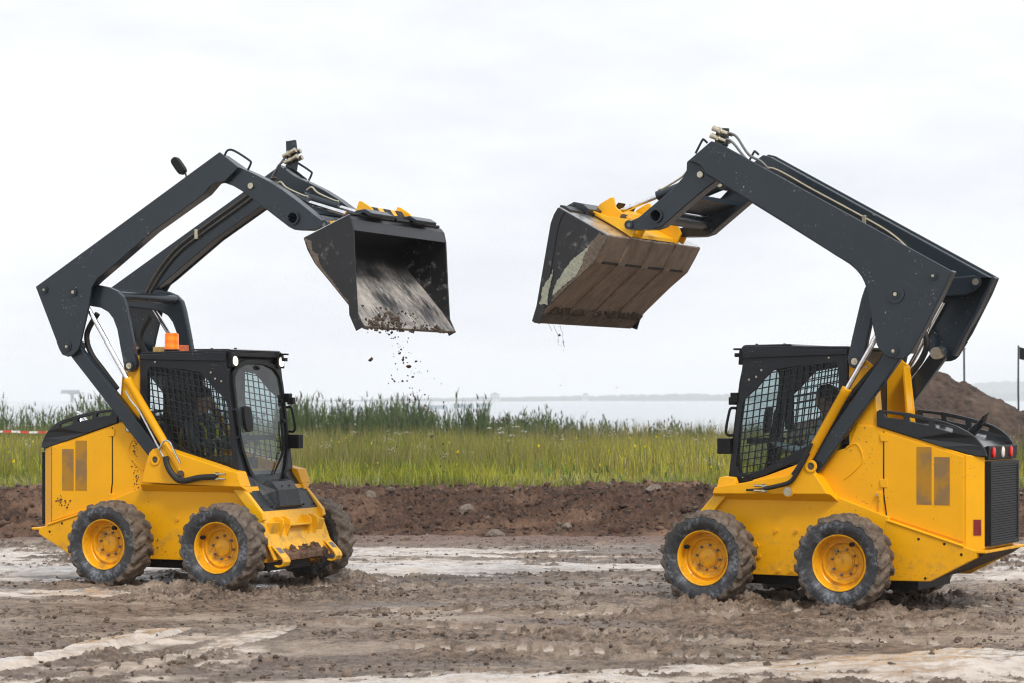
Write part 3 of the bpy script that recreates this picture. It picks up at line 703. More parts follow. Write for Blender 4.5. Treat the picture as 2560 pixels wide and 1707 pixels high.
    # inside: seat, side consoles, levers
    bm = B(); prism(bm, [(-.40, 1.02), (.12, 1.02), (.14, 1.08), (.10, 1.115), (-.30, 1.10), (-.34, 1.20), (-.39, 1.70), (-.38, 1.92), (-.45, 1.94), (-.46, 1.05)], -.25, .25); box(bm, -.42, .05, -.20, .20, .885, 1.02)
    obj('seat', bm, 'seat', cab, bev=.03)
    bm = B()
    for s in (-1, 1):
        box(bm, -.35, .26, s * .30, s * .40, 1.12, 1.24); tube(bm, [(.24, s * .34, 1.22), (.27, s * .34, 1.36)], .012, 8); tube(bm, [(.27, s * .34, 1.36), (.275, s * .34, 1.44)], .024, 10)
    box(bm, .44, .47, -.40, .40, 1.42, 1.47); box(bm, .05, .085, .30 * SD, .44 * SD, 1.55, 2.2)
    obj('console', bm, 'black', cab, bev=.01)
    bm = B(); prism(bm, [(-.50, 2.262), (.47, 2.262), (.44, 2.17), (.1, 2.14), (-.50, 2.15)], -.486, .486); obj('headliner', bm, 'seat', cab)
    # --- lift arms
    bp_, tp_ = t['beam'], t['tip']
    rear = bp_[0] if left else bp_[3]; ridge = bp_[1] if left else bp_[1]
    d = (Vector(ridge) - Vector(rear)).normalized(); n = Vector((d.y, -d.x))       # n points down from the top edge
    zlow = t['pin_low'][1]
    for s in (-1, 1):
        bm = B()
        prism(bm, bp_, -A, -A + .028)
        up = [p for p in bp_ if (Vector(p) - Vector(rear)).dot(n) < .34 and not (p[1] < rear[1] - .02 and p[0] < -.95)]
        if left: core = [(-1.62, 2.95), (.45, 4.155), (.64, 4.02), (.50, 3.90), (.40, 3.89), (.29, 3.785), (-.305, 3.445), (-.86, 3.058), (-.96, 2.99), (-1.05, 2.92)]
        else: core = [(.93, 3.95), (.70, 4.105), (.63, 4.085), (-1.49, 2.90), (-.90, 2.84), (-.74, 2.865), (-.60, 2.985), (-.02, 3.345), (.617, 3.735), (.76, 3.82), (.79, 3.88), (.86, 3.925)]
        prism(bm, core, -A + .026, -.50)
        # back flange down the rear plate
        lowr = Vector(t['pin_low']); bk = [rear, tuple(Vector(rear) * .45 + Vector(bp_[-2] if left else bp_[5]) * .55), bp_[-2] if left else bp_[6]]
        prism(bm, strip(bk, .028, 1 if left else 1), -A + .026, -.52)
        hx_, hz_ = t['hole']; prism(bm, tp_, -.60, -.46, [[(hx_ + .05 * math.cos(q), hz_ + .05 * math.sin(q)) for q in np.linspace(0, 2 * PI, 24, endpoint=False)]])
        arm = obj('lift_arm', mir(bm, s), 'charcoal', root, bev=.020)
        for (x, z), r1, r2, y in ((t['pin_top'], .043, .020, -A), (t['pin_rod'], .080 if not left else .042, .030, -A), (t['pin_low'], .052, .026, -A)):
            bm = B(); ringdisc(bm, x, z, r1, r2, y - .012, y + .004); ringdisc(bm, x, z, r2 + .012, r2 - .006, y - .02, y - .006); obj('pin_boss', mir(bm, s), 'charcoal', arm, bev=.004, smooth=False)
            bm = B(); disc(bm, x, z, r2 * .62, y - .02, y + .01, 6 if s < 0 else 12); obj('pivot_pin', mir(bm, s), 'zinc', arm)
        bm = B(); disc(bm, *t['pin_top'], .040, -.50, -.475, 18); disc(bm, *t['pin_low'], .055, -.53, -.43, 20); obj('inner_pin', mir(bm, s), 'zinc' if s > 0 else 'charcoal', arm, split=True)
        x, z = t['bolt']; bm = B(); disc(bm, x, z, .030, -.625, -.60, 18); obj('arm_bolt', mir(bm, s), 'zinc', arm, bev=.003)
        x, z = t['hole']; bm = B(); ringdisc(bm, x, z, .066, .050, -.625, -.58, 28); obj('tube_collar', mir(bm, s), 'charcoal', arm, bev=.004)
        x, z = t['tippin']; bm = B(); ringdisc(bm, x, z, .042, .02, -.618, -.47, 20); obj('tip_collar', mir(bm, s), 'charcoal', arm, bev=.003); bm = B(); disc(bm, x, z, .02, -.61, -.46, 10); obj('tip_pin', mir(bm, s), 'dull_steel', arm)
        bm = B(); tube(bm, smooth_path([(p[0], -.58, p[1]) for p in t['grab']], 4), .011, 8); obj('grab_rail', mir(bm, s), 'charcoal', arm, smooth=True)
        # hydraulic lines along the inner face
        for off in (.075, .125):
            pts = []
            base = Vector(rear)
            for q, o in ((.97, off + .10), (.93, off), (.75, off), (.55, off), (.42, off + .01), (.34, off + .05), (.25, off + .13), (.17, off + .24)):
                c = base + d * ((Vector(ridge) - base).length * q) + n * o; pts.append((c.x, -.475 - (.0 if q < .95 else .0), c.y))
            bm = B(); tube(bm, smooth_path(pts, 5), .010, 8); obj('hydraulic_line', mir(bm, s), 'hose_tan' if left else 'zinc', arm, smooth=True)
        bm = B(); c = base + d * ((Vector(ridge) - base).length * .52) + n * .10
        box(bm, c.x - .02, c.x + .02, -.50, -.455, c.y - .05, c.y + .05); obj('line_clamp', mir(bm, s), 'zinc', arm, bev=.004)
        # the rear link
        top = Vector(t['pin_top']); bot = Vector((-.622, 2.15))
        lk = [(top.x - .045, top.y), (top.x - .03, top.y + .045), (top.x + .02, top.y + .062), (top.x + .12, top.y + .055), (-1.0, top.y + .04), (-.87, top.y + .015), (-.78, top.y - .02), (-.71, top.y - .08),
              (-.675, top.y - .18), (-.565, 2.24), (-.548, 2.17), (-.565, 2.11), (-.61, 2.088), (-.66, 2.10), (-.695, 2.15), (-.73, 2.30), (-.775, 2.50), (-.82, 2.60), (-.88, 2.67), (-.97, 2.715), (-1.10, 2.735), (top.x + .1, top.y - .12), (top.x + .02, top.y - .085), (top.x - .03, top.y - .045)]
        bm = B(); prism(bm, lk, -.56, -.49); ln = obj('rear_link', mir(bm, s), 'charcoal', root, bev=.014)
        bm = B(); ringdisc(bm, bot.x, bot.y, .052, .034, -.585, -.55); ringdisc(bm, top.x, top.y, .05, .03, -.49, -.47); obj('link_bush', mir(bm, s), 'charcoal', ln, bev=.004)
        bm = B(); disc(bm, bot.x, bot.y, .030, -.578, -.55, 16); disc(bm, bot.x, bot.y, .014, -.59, -.578, 6); obj('link_pin', mir(bm, s), 'zinc', ln)
        # strut from the arm's lower pin to the chassis
        pl_, st = Vector(t['pin_low']), Vector((-.255, 1.235))
        bm = B(); prism(bm, plate_path(pl_, st, .14, 0, 0), -.60, -.525); sr = obj('lift_strut', mir(bm, s), 'charcoal', root, bev=.010)
        # lift cylinder
        c0, c1, c2 = [Vector(q) for q in t['cyl']]; y = -.628
        rod_top = Vector(t['pin_rod']); dd = (c2 - c1).normalized()
        bm = B(); tube(bm, [(c1.x, y, c1.y), (c1.x + dd.x * .05, y, c1.y + dd.y * .05), (c1.x + dd.x * .055, y, c1.y + dd.y * .055), (c2.x, y, c2.y)], [.045, .045, .0415, .0415], 20); tube(bm, [(c2.x, y - .035, c2.y), (c2.x, y + .035, c2.y)], .05, 18)
        cy = obj('lift_cylinder', mir(bm, s), 'yellow', root, smooth=True)
        bm = B(); tube(bm, [(c1.x - dd.x * .9, y + .035, c1.y - dd.y * .9), (c1.x, y, c1.y)], .0235, 16); obj('piston_rod', mir(bm, s), 'chrome', cy, smooth=True)
        bm = B(); disc(bm, c2.x, c2.y, .040, y - .05, y - .03, 16); disc(bm, c2.x, c2.y, .016, y - .058, y - .05, 8); obj('cylinder_pin', mir(bm, s), 'zinc' if not left else 'under_mud', cy)
        bm = B(); tube(bm, smooth_path([(p[0], -.70 + .02, p[1]) for p in t['line']], 4), .010, 8); tube(bm, smooth_path([(p[0], -.70, p[1]) for p in t['ubend']], 4), .010 if left else .018, 8); obj('steel_pipe', mir(bm, s), 'steel' if left else 'rubber_hose', cy, smooth=True, split=True)
        bm = B(); tube(bm, smooth_path([(p[0], -.70, p[1]) for p in t['hose']], 5), .030 if left else .020, 10); hs = obj('hydraulic_hose', mir(bm, s), 'rubber_hose', root, smooth=True)
        e = t['hose'][-1]; bm = B()
        for q in (0, .045): tube(bm, [(e[0] - .03, -.70, e[1] + q - .02), (e[0] + .10, -.70, e[1] + q - .02)], .011, 8); tube(bm, [(e[0] - .01, -.70, e[1] + q - .02), (e[0] + .025, -.70, e[1] + q - .02)], .018, 6)
        obj('hose_fitting', mir(bm, s), 'zinc', hs, split=True)
        # black hose behind the arm's rear plate
        bm = B(); pts = [(pl_.x + .22, -.46, pl_.y + .32), (pl_.x + .10, -.47, pl_.y + .12), (pl_.x + .16, -.49, pl_.y - .06), (pl_.x + .32, -.50, pl_.y - .24), (pl_.x + .48, -.50, pl_.y - .42)]
        tube(bm, smooth_path(pts, 6), .028, 10); obj('feed_hose', mir(bm, s), 'rubber_hose', root, smooth=True)
    x, z = t['hole']; bm = B(); tube(bm, [(x, -.46, z), (x, .46, z)], .066, 24); tube(bm, [(x, -.60, z), (x, .60, z)], .0505, 24, caps=False); disc(bm, x, z, .05, -.2, .2); 
    prism(bm, [(x - .32, z + .16), (x - .05, z + .06), (x - .03, z + .085), (x - .30, z + .20)], -.46, .46); obj('cross_tube', bm, 'charcoal', root, smooth=True)
    top = Vector(t['pin_top']); bm = B(); tube(bm, [(-.79, -.49, top.y - .07), (-.79, .49, top.y - .07)], .046, 20); obj('link_tube', bm, 'charcoal', root, smooth=True)
    # quick coupler block on the left arm
    yb = .53 * SD; bx = ridge[0] + (.10 if left else -.06); bz = ridge[1] - .02
    bm = B(); prism(bm, [(bx - .05, bz - .02), (bx + .06, bz - .06), (bx + .08, bz + .06), (bx + .05, bz + (.25 if left else .15)), (bx - .06, bz + (.24 if left else .14))], yb - .012, yb + .012); cb = obj('coupling_bracket', bm, 'charcoal', root, bev=.004)
    bm = B()
    for k, (dx, dz) in enumerate(((-.01, .115), (.01, .05))):
        sgn = 1
        for yy in (-.05, .05):
            tube(bm, [(bx + dx - .06, yb + yy, bz + dz - .03), (bx + dx + .04, yb + yy, bz + dz + .01), (bx + dx + .085, yb + yy, bz + dz + .03)], [.018, .022, .026], 10)
            tube(bm, [(bx + dx + .0, yb + yy, bz + dz - .006), (bx + dx + .02, yb + yy, bz + dz + .002)], .031, 6)
    obj('quick_coupling', bm, 'zinc', cb, smooth=True, split=True)
    bm = B()
    for k, o in enumerate((.02, -.02)):
        tube(bm, smooth_path([(bx - .05, yb + o * 2, bz + .10 - .06 * k), (bx - .12, yb + o * 2, bz + .06 - .06 * k), (bx - .24, yb + o, bz - .10 - .05 * k), (bx - .36, yb + o, bz - .17 - .06 * k), (bx - .42, yb - .05 * SD, bz - .24 - .05 * k)], 5), .012, 8)
    obj('coupling_pipe', bm, 'dull_steel', cb, smooth=True, split=True)
    # --- bucket and its coupler
    bk = t['bucket']
    if left: B0, B1 = Vector(bk[0]), Vector(bk[1]); path = [bk[3], bk[2], bk[1], bk[0], bk[11], bk[10], bk[9], bk[8], bk[7], bk[6]]; W = .93
    else: B0, B1 = Vector(bk[1]), Vector(bk[0]); path = [bk[10], bk[11], bk[0], bk[1], bk[2], bk[3], bk[4], bk[5], bk[6], bk[7]]; W = .985
    u = (B1 - B0).normalized(); nb = Vector((-u.y, u.x))
    def sub(path, m=6):
        out = []
        for a_, b_ in zip(path, path[1:]):
            for k in range(m): out.append(tuple(Vector(a_).lerp(Vector(b_), k / m)))
        return out + [path[-1]]
    bm = B(); prism(bm, strip(path, .012, 1), -W, W)
    # floor ribs are on the outside, inner face gets the streaked mud
    bucket = obj('bucket', bm, ['bucket_floor'], root)
    bm = B(); prism(bm, strip([tuple(Vector(p)) for p in path[3:]], .010, -1), -W + .002, W - .002); obj('bucket_underside', bm, 'bucket_under', bucket)
    for yy in (-.48, .0, .48):
        bm = B(); q = [Vector(p) for p in path[3:-1]]
        prism(bm, strip([tuple(p) for p in q], .026, -1), yy - .06, yy + .06); obj('wear_rib', bm, 'bucket_under', bucket, bev=.004)
    for i_, fr_ in ((4, .98),):
        q = Vector(path[i_]).lerp(Vector(path[i_ + 1]), fr_); e_ = (Vector(path[i_ + 1]) - Vector(path[i_])).normalized() * .012
        bm = B(); prism(bm, strip([tuple(q - e_), tuple(q + e_)], .018, -1), -W * .86, W * .86); obj('weld_seam', bm, 'black', bucket, bev=.003)
    bm = B(); prism(bm, strip([tuple(Vector(path[-2]).lerp(Vector(path[-1]), .15)), path[-1]], .024, -1), -W - .006, W + .006); obj('cutting_edge', bm, 'bucket_floor' if left else 'under_mud', bucket, bev=.006)
    bm = B(); prism(bm, strip([tuple(Vector(p)) for p in path[2:4]], .010, -1), -W + .004, W - .004); obj('back_plate', bm, 'bare_steel', bucket)
    for s in (-1, 1):
        bm = B(); prism(bm, bk, -W - .016, -W); sp_ = obj('side_plate', mir(bm, s), 'bucket_side', bucket, bev=.004)
        bm = B(); e = [bk[2], bk[3], bk[4], bk[5], bk[6]] if left else [bk[0], bk[11], bk[10], bk[9], bk[8], bk[7]]
        prism(bm, strip([tuple(p) for p in e], .085, -1), -W - .024, -W - .014); obj('side_cutter', mir(bm, s), 'bucket_side', bucket, bev=.003)
    for key, mt, dy in ((('crust', 'dry_crust', .019),) if left else (('crust', 'dry_crust', .019), ('crustpale', 'pale_crust', .022), ('cruststripe', 'pale_crust', .027))):
        poly = t[key]; rr = random.Random(5); q = []
        for a_, b_ in zip(poly, poly[1:] + poly[:1]):
            m = max(1, int((Vector(b_) - Vector(a_)).length / .012))
            for k in range(m):
                p = Vector(a_).lerp(Vector(b_), k / m); q.append((p.x + rr.uniform(-.006, .006), p.y + rr.uniform(-.006, .006)))
        bm = B(); prism(bm, q, -W - dy, -W - dy + .006); obj('mud_crust', bm, mt, bucket)
    f = lambda a_, h: tuple(B0 + u * a_ + nb * h)
    LB = (B1 - B0).length
    bm = B(); prism(bm, [f(LB - .10, .0), f(LB + .012, .0), f(LB + .02, .02), f(LB - .02, .035), f(LB - .10, .03)], -W + .03, W - .03); obj('top_bar', bm, 'bucket_side', bucket, bev=.006)
    for yy in (-.45, .45):
        bm = B(); prism(bm, [f(LB - .12, .01), f(LB + .02, .036), f(LB + .075, -.03), f(LB + .10, -.005), f(LB + .05, .06), f(LB - .04, .085), f(LB - .12, .07)], yy - .22, yy + .22); obj('coupler_pad', bm, 'charcoal', bucket, bev=.006)
    bm = B()
    for k in range(3): prism(bm, [f(LB - .06 + .045 * k, .03 - .05 * max(0, k - 1)), f(LB - .03 + .045 * k, .03 - .05 * max(0, k - 1)), f(LB - .03 + .045 * k, .085 - .04 * k), f(LB - .06 + .045 * k, .085 - .04 * k)], -.10, .16)
    obj('bucket_step', bm, 'black', bucket)
    if left:
        a_, b_ = Vector(path[-2]), Vector(path[-1]); pts = []
        for _ in range(90):
            q = random.random() ** 2; y = random.uniform(-W * .95, W * .55 - q * .3); p = b_.lerp(a_, q * 1.4); pts.append(((p.x + .015, y, p.y + .01 + .012 * random.random()), random.uniform(.004, .012)))
        for y0, q0, nn_ in ((-.55, .3, 9), (-.28, .5, 16), (-.75, .15, 8), (.55, .05, 7)):
            for _ in range(nn_):
                q = q0 + random.gauss(0, .25); p = b_.lerp(a_, q); pts.append(((p.x + .02, y0 + random.gauss(0, .05), p.y + .015), random.uniform(.010, .022)))
        for _ in range(40):
            pts.append(((b_.x + random.uniform(-.02, .015), random.uniform(-W, W * .1), b_.y - random.uniform(.0, .02)), random.uniform(.006, .016)))
        bm = B(); lumps(bm, pts, 9); obj('mud_lump', bm, 'under_mud', bucket, smooth=True)['kind'] = 'stuff'
    else:
        a_, b_ = Vector(path[-3]), Vector(path[-2]); pts = []
        for _ in range(170):
            y = random.uniform(-W * .9, W * .98); p = a_.lerp(b_, .35 + .75 * random.random()); nn_ = Vector((-(b_ - a_).y, (b_ - a_).x)).normalized(); pts.append(((p.x - nn_.x * .022, y, p.y - nn_.y * .022), random.uniform(.008, .022)))
        bm = B(); lumps(bm, pts, 9); obj('mud_lump', bm, 'under_mud', bucket, smooth=True)['kind'] = 'stuff'
    # coupler
    bm = B(); prism(bm, [f(.0, .016), f(LB * .93, .016), f(LB * .90, .045), f(.02, .05)], -.50, .50)
    prism(bm, [f(LB * .62, .05), f(LB * .92, .05), f(LB * .88, .165 if left else .10), f(LB * .70, .175 if left else .11)], -.36, .36)
    cp = obj('bucket_coupler', bm, 'yellow_front', root, bev=.006)
    for s in (-1, 1):
        for y0 in (-.40, -.56):
            bm = B(); prism(bm, [f(-.03, .02), f(-.03, .13), f(.03, .175), f(.14, .15), f(.22, .14), f(.34, .165), f(.405, .235), f(.43, .22), f(.50, .12), f(.52, .03)] if y0 > -.5 else [f(-.02, .02), f(-.02, .10), f(.04, .15), f(.13, .14), f(.30, .08), f(.50, .05)], y0, y0 + .028)
            obj('coupler_ear', mir(bm, s), 'yellow_front', cp, bev=.004)
        bm = B(); q = f(.22, .12); disc(bm, *q, .03, -.41, -.36, 16); obj('coupler_pin', mir(bm, s), 'under_mud', cp)
    for y0 in (-.24, .02, .26):
        bm = B(); prism(bm, [f(LB * .885, .06), f(LB * .93, .06), f(LB * .89, .160), f(LB * .87, .160)], y0 - .07, y0 + .07); obj('hazard_patch', bm, 'black', cp)
    for s in (-1, 1):
        a_, b_, c_ = [Vector(q) for q in t['tilt']]
        dd = (c_ - b_).normalized(); a_ = b_ - dd * .42
        bm = B(); tube(bm, [(a_.x, -.30, a_.y), (b_.x - dd.x * .03, -.30, b_.y - dd.y * .03), (b_.x - dd.x * .028, -.30, b_.y - dd.y * .028), (b_.x, -.30, b_.y)], [.042, .042, .048, .048], 18); tube(bm, [(a_.x, -.35, a_.y), (a_.x, -.25, a_.y)], .05, 16)
        tc = obj('tilt_cylinder', mir(bm, s), 'charcoal', root, smooth=True)
        bm = B(); tube(bm, [(b_.x, -.30, b_.y), (c_.x, -.30, c_.y)], .024, 14); obj('piston_rod', mir(bm, s), 'chrome', tc, smooth=True)
        bm = B(); tube(bm, smooth_path([(a_.x + .03, -.30, a_.y + .06), (a_.x + .09, -.30, a_.y + .09), (a_.x + .16, -.30, a_.y + .03), (b_.x - .06, -.30, b_.y + .07), (b_.x - .01, -.30, b_.y + .06)], 5), .010, 8); obj('steel_pipe', mir(bm, s), 'zinc', tc, smooth=True)
        bm = B(); tube(bm, [(a_.x, -.46, a_.y), (a_.x, -.20, a_.y)], .026, 12); obj('tilt_pin', mir(bm, s), 'zinc', tc)
    # --- extras of the left machine
    if left:
        bm = B(); prism(bm, [(-.79, 1.60), (-.72, 1.60), (-.72, 1.635), (-.79, 1.635)], -.492, -.484); obj('maker_plate', bm, 'black', root, bev=.002)
        bm = B(); disc(bm, -.675, 1.525, .030, -.512, -.499, 20); sl_ = obj('side_lamp', bm, 'black', root); bm = B(); disc(bm, -.675, 1.525, .023, -.516, -.511, 18); obj('lamp_lens', bm, 'white_lens', sl_)
        rr = random.Random(21); pts = []
        for _ in range(70):
            z = .92 + .60 * rr.random() ** .8; pts.append(((-.60 + .05 * (1.3 - z) + rr.gauss(0, .018), -.500, z), rr.uniform(.002, .0075)))
        for _ in range(26): pts.append(((-1.47 + rr.gauss(0, .06), -.508, .80 + rr.gauss(0, .025)), rr.uniform(.003, .010)))
        for _ in range(40): pts.append(((rr.uniform(-.9, .8), -.552, rr.uniform(.28, .6)), rr.uniform(.003, .010)))
        bm = B(); lumps(bm, pts, 12)
        obj('mud_splash', bm, 'bank_soil', body, smooth=True)['kind'] = 'stuff'
        bm = B(); y = -.20
        for z0, z1, r0, r1 in ((2.30, 2.325, .075, .075), ): disc(bm, 0, 0, .001, 0, .001, 3)
        bm.free(); bm = B(); tube(bm, [(-.37, y, 2.285), (-.37, y, 2.315)], .078, 24); bc = obj('beacon', bm, 'black', root)
        bm = B(); tube(bm, [(-.37, y, 2.315), (-.37, y, 2.345), (-.37, y, 2.35), (-.37, y, 2.45), (-.37, y, 2.462), (-.37, y, 2.468)], [.073, .073, .070, .069, .064, .05], 24); obj('beacon_lens', bm, 'beacon_amber', bc, smooth=True)
        bm = B(); box(bm, -.60, -.55, .16, .30, 2.285, 2.37); ml = obj('marker_light', bm, 'black', root); bm = B(); box(bm, -.549, -.50, .15, .31, 2.287, 2.368); obj('marker_lens', bm, 'amber', ml, bev=.006)
        bm = B(); box(bm, -.66, -.58, -.10, .06, 2.25, 2.345); obj('valve_block', bm, 'ochre', root, bev=.004)
        bm = B(); c = (-.045, 4.075); ang = R(-52)
        q = []
        for k in range(20):
            th = 2 * PI * k / 20; a_ = .095 * math.copysign(abs(math.cos(th)) ** .55, math.cos(th)); b_ = .042 * math.copysign(abs(math.sin(th)) ** .55, math.sin(th))
            q.append((c[0] + a_ * math.cos(ang) - b_ * math.sin(ang), c[1] + a_ * math.sin(ang) + b_ * math.cos(ang)))
        prism(bm, q, -.60, -.54); tube(bm, smooth_path([(-.0, -.57, 4.03), (.03, -.57, 4.0), (.055, -.58, 3.93)], 4), .009, 8); obj('mirror', bm, 'black', root, bev=.012)
    for s in (-1, 1):
        add_wheel(root, .639, s, .35 if s < 0 else 1.1); add_wheel(root, -.639, s, 2.0 if s < 0 else .2)
    return root
# ------------------------------------------------------------------ drivers
def make_driver(parent_loc, rz, sd, label, vest, shirt):
    """seated operator: one skinned body; hair and hi-vis vest as children"""
    J = {}; E = []; Rr = []; V = []
    def j(name, p, r, par=None):
        J[name] = len(V); V.append(p); Rr.append(r)
        if par: E.append((J[par], J[name]))
    j('pelvis', (-.20, 0, 1.17), (.15, .13)); j('belly', (-.20, 0, 1.32), (.145, .12), 'pelvis'); j('chest', (-.185, 0, 1.50), (.165, .125), 'belly')
    j('collar', (-.17, 0, 1.61), (.11, .085), 'chest'); j('neck', (-.155, 0, 1.68), (.058, .058), 'collar'); j('jaw', (-.13, 0, 1.755), (.072, .075), 'neck')
    j('brow', (-.125, 0, 1.845), (.078, .096), 'jaw'); j('crown', (-.135, 0, 1.905), (.062, .075), 'brow')
    for s, n in ((-1, 'a'), (1, 'b')):
        j('sh' + n, (-.18, s * .19, 1.565), (.072, .07), 'collar'); j('el' + n, (-.05, s * .265, 1.35), (.050, .050), 'sh' + n); j('wr' + n, (.17, s * .315, 1.40), (.032, .030), 'el' + n)
        j('palm' + n, (.235, s * .325, 1.425), (.040, .020), 'wr' + n)
        for k, (dy, ln) in enumerate(((-.030, .9), (-.010, 1.05), (.011, 1.0), (.031, .8))):
            b = (.262, s * (.325) + dy, 1.435)
            j('f%d1%s' % (k, n), b, (.0095, .0095), 'palm' + n); j('f%d2%s' % (k, n), (b[0] + .034 * ln, b[1], b[2] - .004), (.009, .009), 'f%d1%s' % (k, n))
            j('f%d3%s' % (k, n), (b[0] + .040 * ln, b[1], b[2] - .032 * ln), (.008, .008), 'f%d2%s' % (k, n))
        j('t1' + n, (.225, s * .325 - s * .042, 1.43), (.011, .011), 'palm' + n); j('t2' + n, (.252, s * .325 - s * .055, 1.425), (.0095, .0095), 't1' + n)
        j('hip' + n, (-.15, s * .10, 1.16), (.095, .09), 'pelvis'); j('kn' + n, (.27, s * .15, 1.22), (.065, .065), 'hip' + n); j('an' + n, (.33, s * .14, .96), (.043, .043), 'kn' + n); j('toe' + n, (.46, s * .14, .915), (.034, .045), 'an' + n)
    j('nose', (-.035, 0, 1.80), (.016, .016), 'brow')
    for s, n in ((-1, 'a'), (1, 'b')): j('ear' + n, (-.145, s * .095, 1.805), (.016, .010), 'brow')
    me = bpy.data.meshes.new('person'); me.from_pydata([(x, y * sd, z) for x, y, z in V], E, []); me.update()
    o = bpy.data.objects.new('tmp', me); COL.objects.link(o)
    sk = o.modifiers.new('skin', 'SKIN'); sk.use_smooth_shade = True
    for i, r in enumerate(Rr):
        o.data.skin_vertices[0].data[i].radius = r; o.data.skin_vertices[0].data[i].use_root = (i == 0)
    ss = o.modifiers.new('sub', 'SUBSURF'); ss.levels = 1; ss.render_levels = 1
    dg = bpy.context.evaluated_depsgraph_get(); me2 = bpy.data.meshes.new_from_object(o.evaluated_get(dg)); bpy.data.objects.remove(o)
    me2.materials.clear()
    for k in ('skin', shirt, 'trousers', 'boot', 'glove'): me2.materials.append(M[k])
    for p in me2.polygons:
        c = p.center
        if c.z > 1.675: p.material_index = 0
        elif c.z < .98: p.material_index = 3
        elif c.x > .19 and abs(c.y) > .22 and c.z > 1.3: p.material_index = 4
        elif c.z > 1.27 : p.material_index = 1
        else: p.material_index = 2
        p.use_smooth = True
    r = bpy.data.objects.new('person', me2); COL.objects.link(r); r.location = parent_loc; r.rotation_euler = (0, 0, rz)
    tag(r, label, 'person')
    bm = B(); bmesh.ops.create_uvsphere(bm, u_segments=20, v_segments=12, radius=1)
    for v in bm.verts:
        c = v.co.copy(); v.co = Vector((-.148 + c.x * .108, c.y * .094, 1.868 + c.z * .088))
        if v.co.z < 1.80 and v.co.x > -.15: v.co.z = 1.845; v.co.x = min(v.co.x, -.07)
    obj('hair', bm, 'hair', r, smooth=True, fl=False, ang=80)
    for s in (-1, 1):
        bm = B(); bmesh.ops.create_uvsphere(bm, u_segments=8, v_segments=6, radius=.012)
        for v in bm.verts: v.co += Vector((-.052, s * .033, 1.828))
        obj('eye', bm, 'white_lens', r, smooth=True, fl=False)
    bm = B()
    prof = [(1.25, .160, .135), (1.35, .160, .132), (1.46, .178, .138), (1.53, .185, .130), (1.60, .135, .105)]; rings = []
    for z, a_, b_ in prof: rings.append([bm.verts.new((-.19 + b_ * math.cos(2 * PI * k / 24) + (z - 1.25) * .06, a_ * math.sin(2 * PI * k / 24), z)) for k in range(24)])
    for ra, rb in zip(rings, rings[1:]):
        for k in range(24): bm.faces.new((ra[k], ra[(k + 1) % 24], rb[(k + 1) % 24], rb[k]))
    obj('vest', bm, 'vest' if vest else 'shirt', r, smooth=True, fl=False, ang=80)
    if vest or True:
        bm = B()
        for s in (-1, 1):
            pts = [(-.19 - .12, s * .10, 1.30), (-.19 - .135, s * .11, 1.48), (-.20, s * .12, 1.635), (-.05, s * .115, 1.55), (-.035, s * .10, 1.40), (-.045, s * .09, 1.27)]
            pp = smooth_path(pts, 4)
            vs = [(bm.verts.new(p + Vector((0, -.025, 0))), bm.verts.new(p + Vector((0, .025, 0)))) for p in pp]
            for (a0, a1), (b0, b1) in zip(vs, vs[1:]): bm.faces.new((a0, a1, b1, b0))
        obj('vest_stripe', bm, 'hivis', r, smooth=True, fl=False)
    return r
simple('dark_jacket', (.05, .056, .06), .8); simple('skin', (.36, .19, .125), .5); simple('shirt', (.34, .42, .46), .8, sc=40); simple('trousers', (.11, .10, .07), .85, sc=40); simple('boot', (.02, .018, .016), .6)
simple('glove', (.22, .23, .24), .8); simple('hair', (.012, .010, .009), .6); simple('vest', (.03, .033, .03), .8); simple('hivis', (.62, .58, .01), .7)

# ------------------------------------------------------------------ noise on arrays
PERM = RNG.permutation(512)
PERM = np.concatenate([PERM, PERM]) % 512
GR = RNG.uniform(0, 2 * PI, 512); GX, GY = np.cos(GR), np.sin(GR)
def perlin(x, y, seed=0):
    xi = np.floor(x).astype(np.int64); yi = np.floor(y).astype(np.int64); xf = x - xi; yf = y - yi
    def h(a, b): return PERM[(PERM[(a + seed * 37) & 511] + b) & 511]
    u = xf * xf * xf * (xf * (xf * 6 - 15) + 10); v = yf * yf * yf * (yf * (yf * 6 - 15) + 10)
    def g(a, b, dx, dy):
        k = h(a, b); return GX[k] * dx + GY[k] * dy
    n00 = g(xi, yi, xf, yf); n10 = g(xi + 1, yi, xf - 1, yf); n01 = g(xi, yi + 1, xf, yf - 1); n11 = g(xi + 1, yi + 1, xf - 1, yf - 1)
    return (n00 * (1 - u) + n10 * u) * (1 - v) + (n01 * (1 - u) + n11 * u) * v
def fbm(x, y, f, o=4, seed=0, rough=.5, ax=1, ay=1):
    t = 0; a = 1
    for k in range(o):
        t = t + a * perlin(x * f * ax, y * f * ay, seed + k); f *= 2.03; a *= rough
    return t
def billow(x, y, f, o=4, seed=0, rough=.5, ax=1, ay=1):
    t = 0; a = 1; s = 0
    for k in range(o):
        t = t + a * (np.minimum(np.abs(perlin(x * f * ax, y * f * ay, seed + k)) * 3.2, 1.3) - .62); s += a; f *= 2.1; a *= rough
    return t / s
def sstep(a, b, x):
    t = np.clip((x - a) / (b - a), 0, 1); return t * t * (3 - 2 * t)
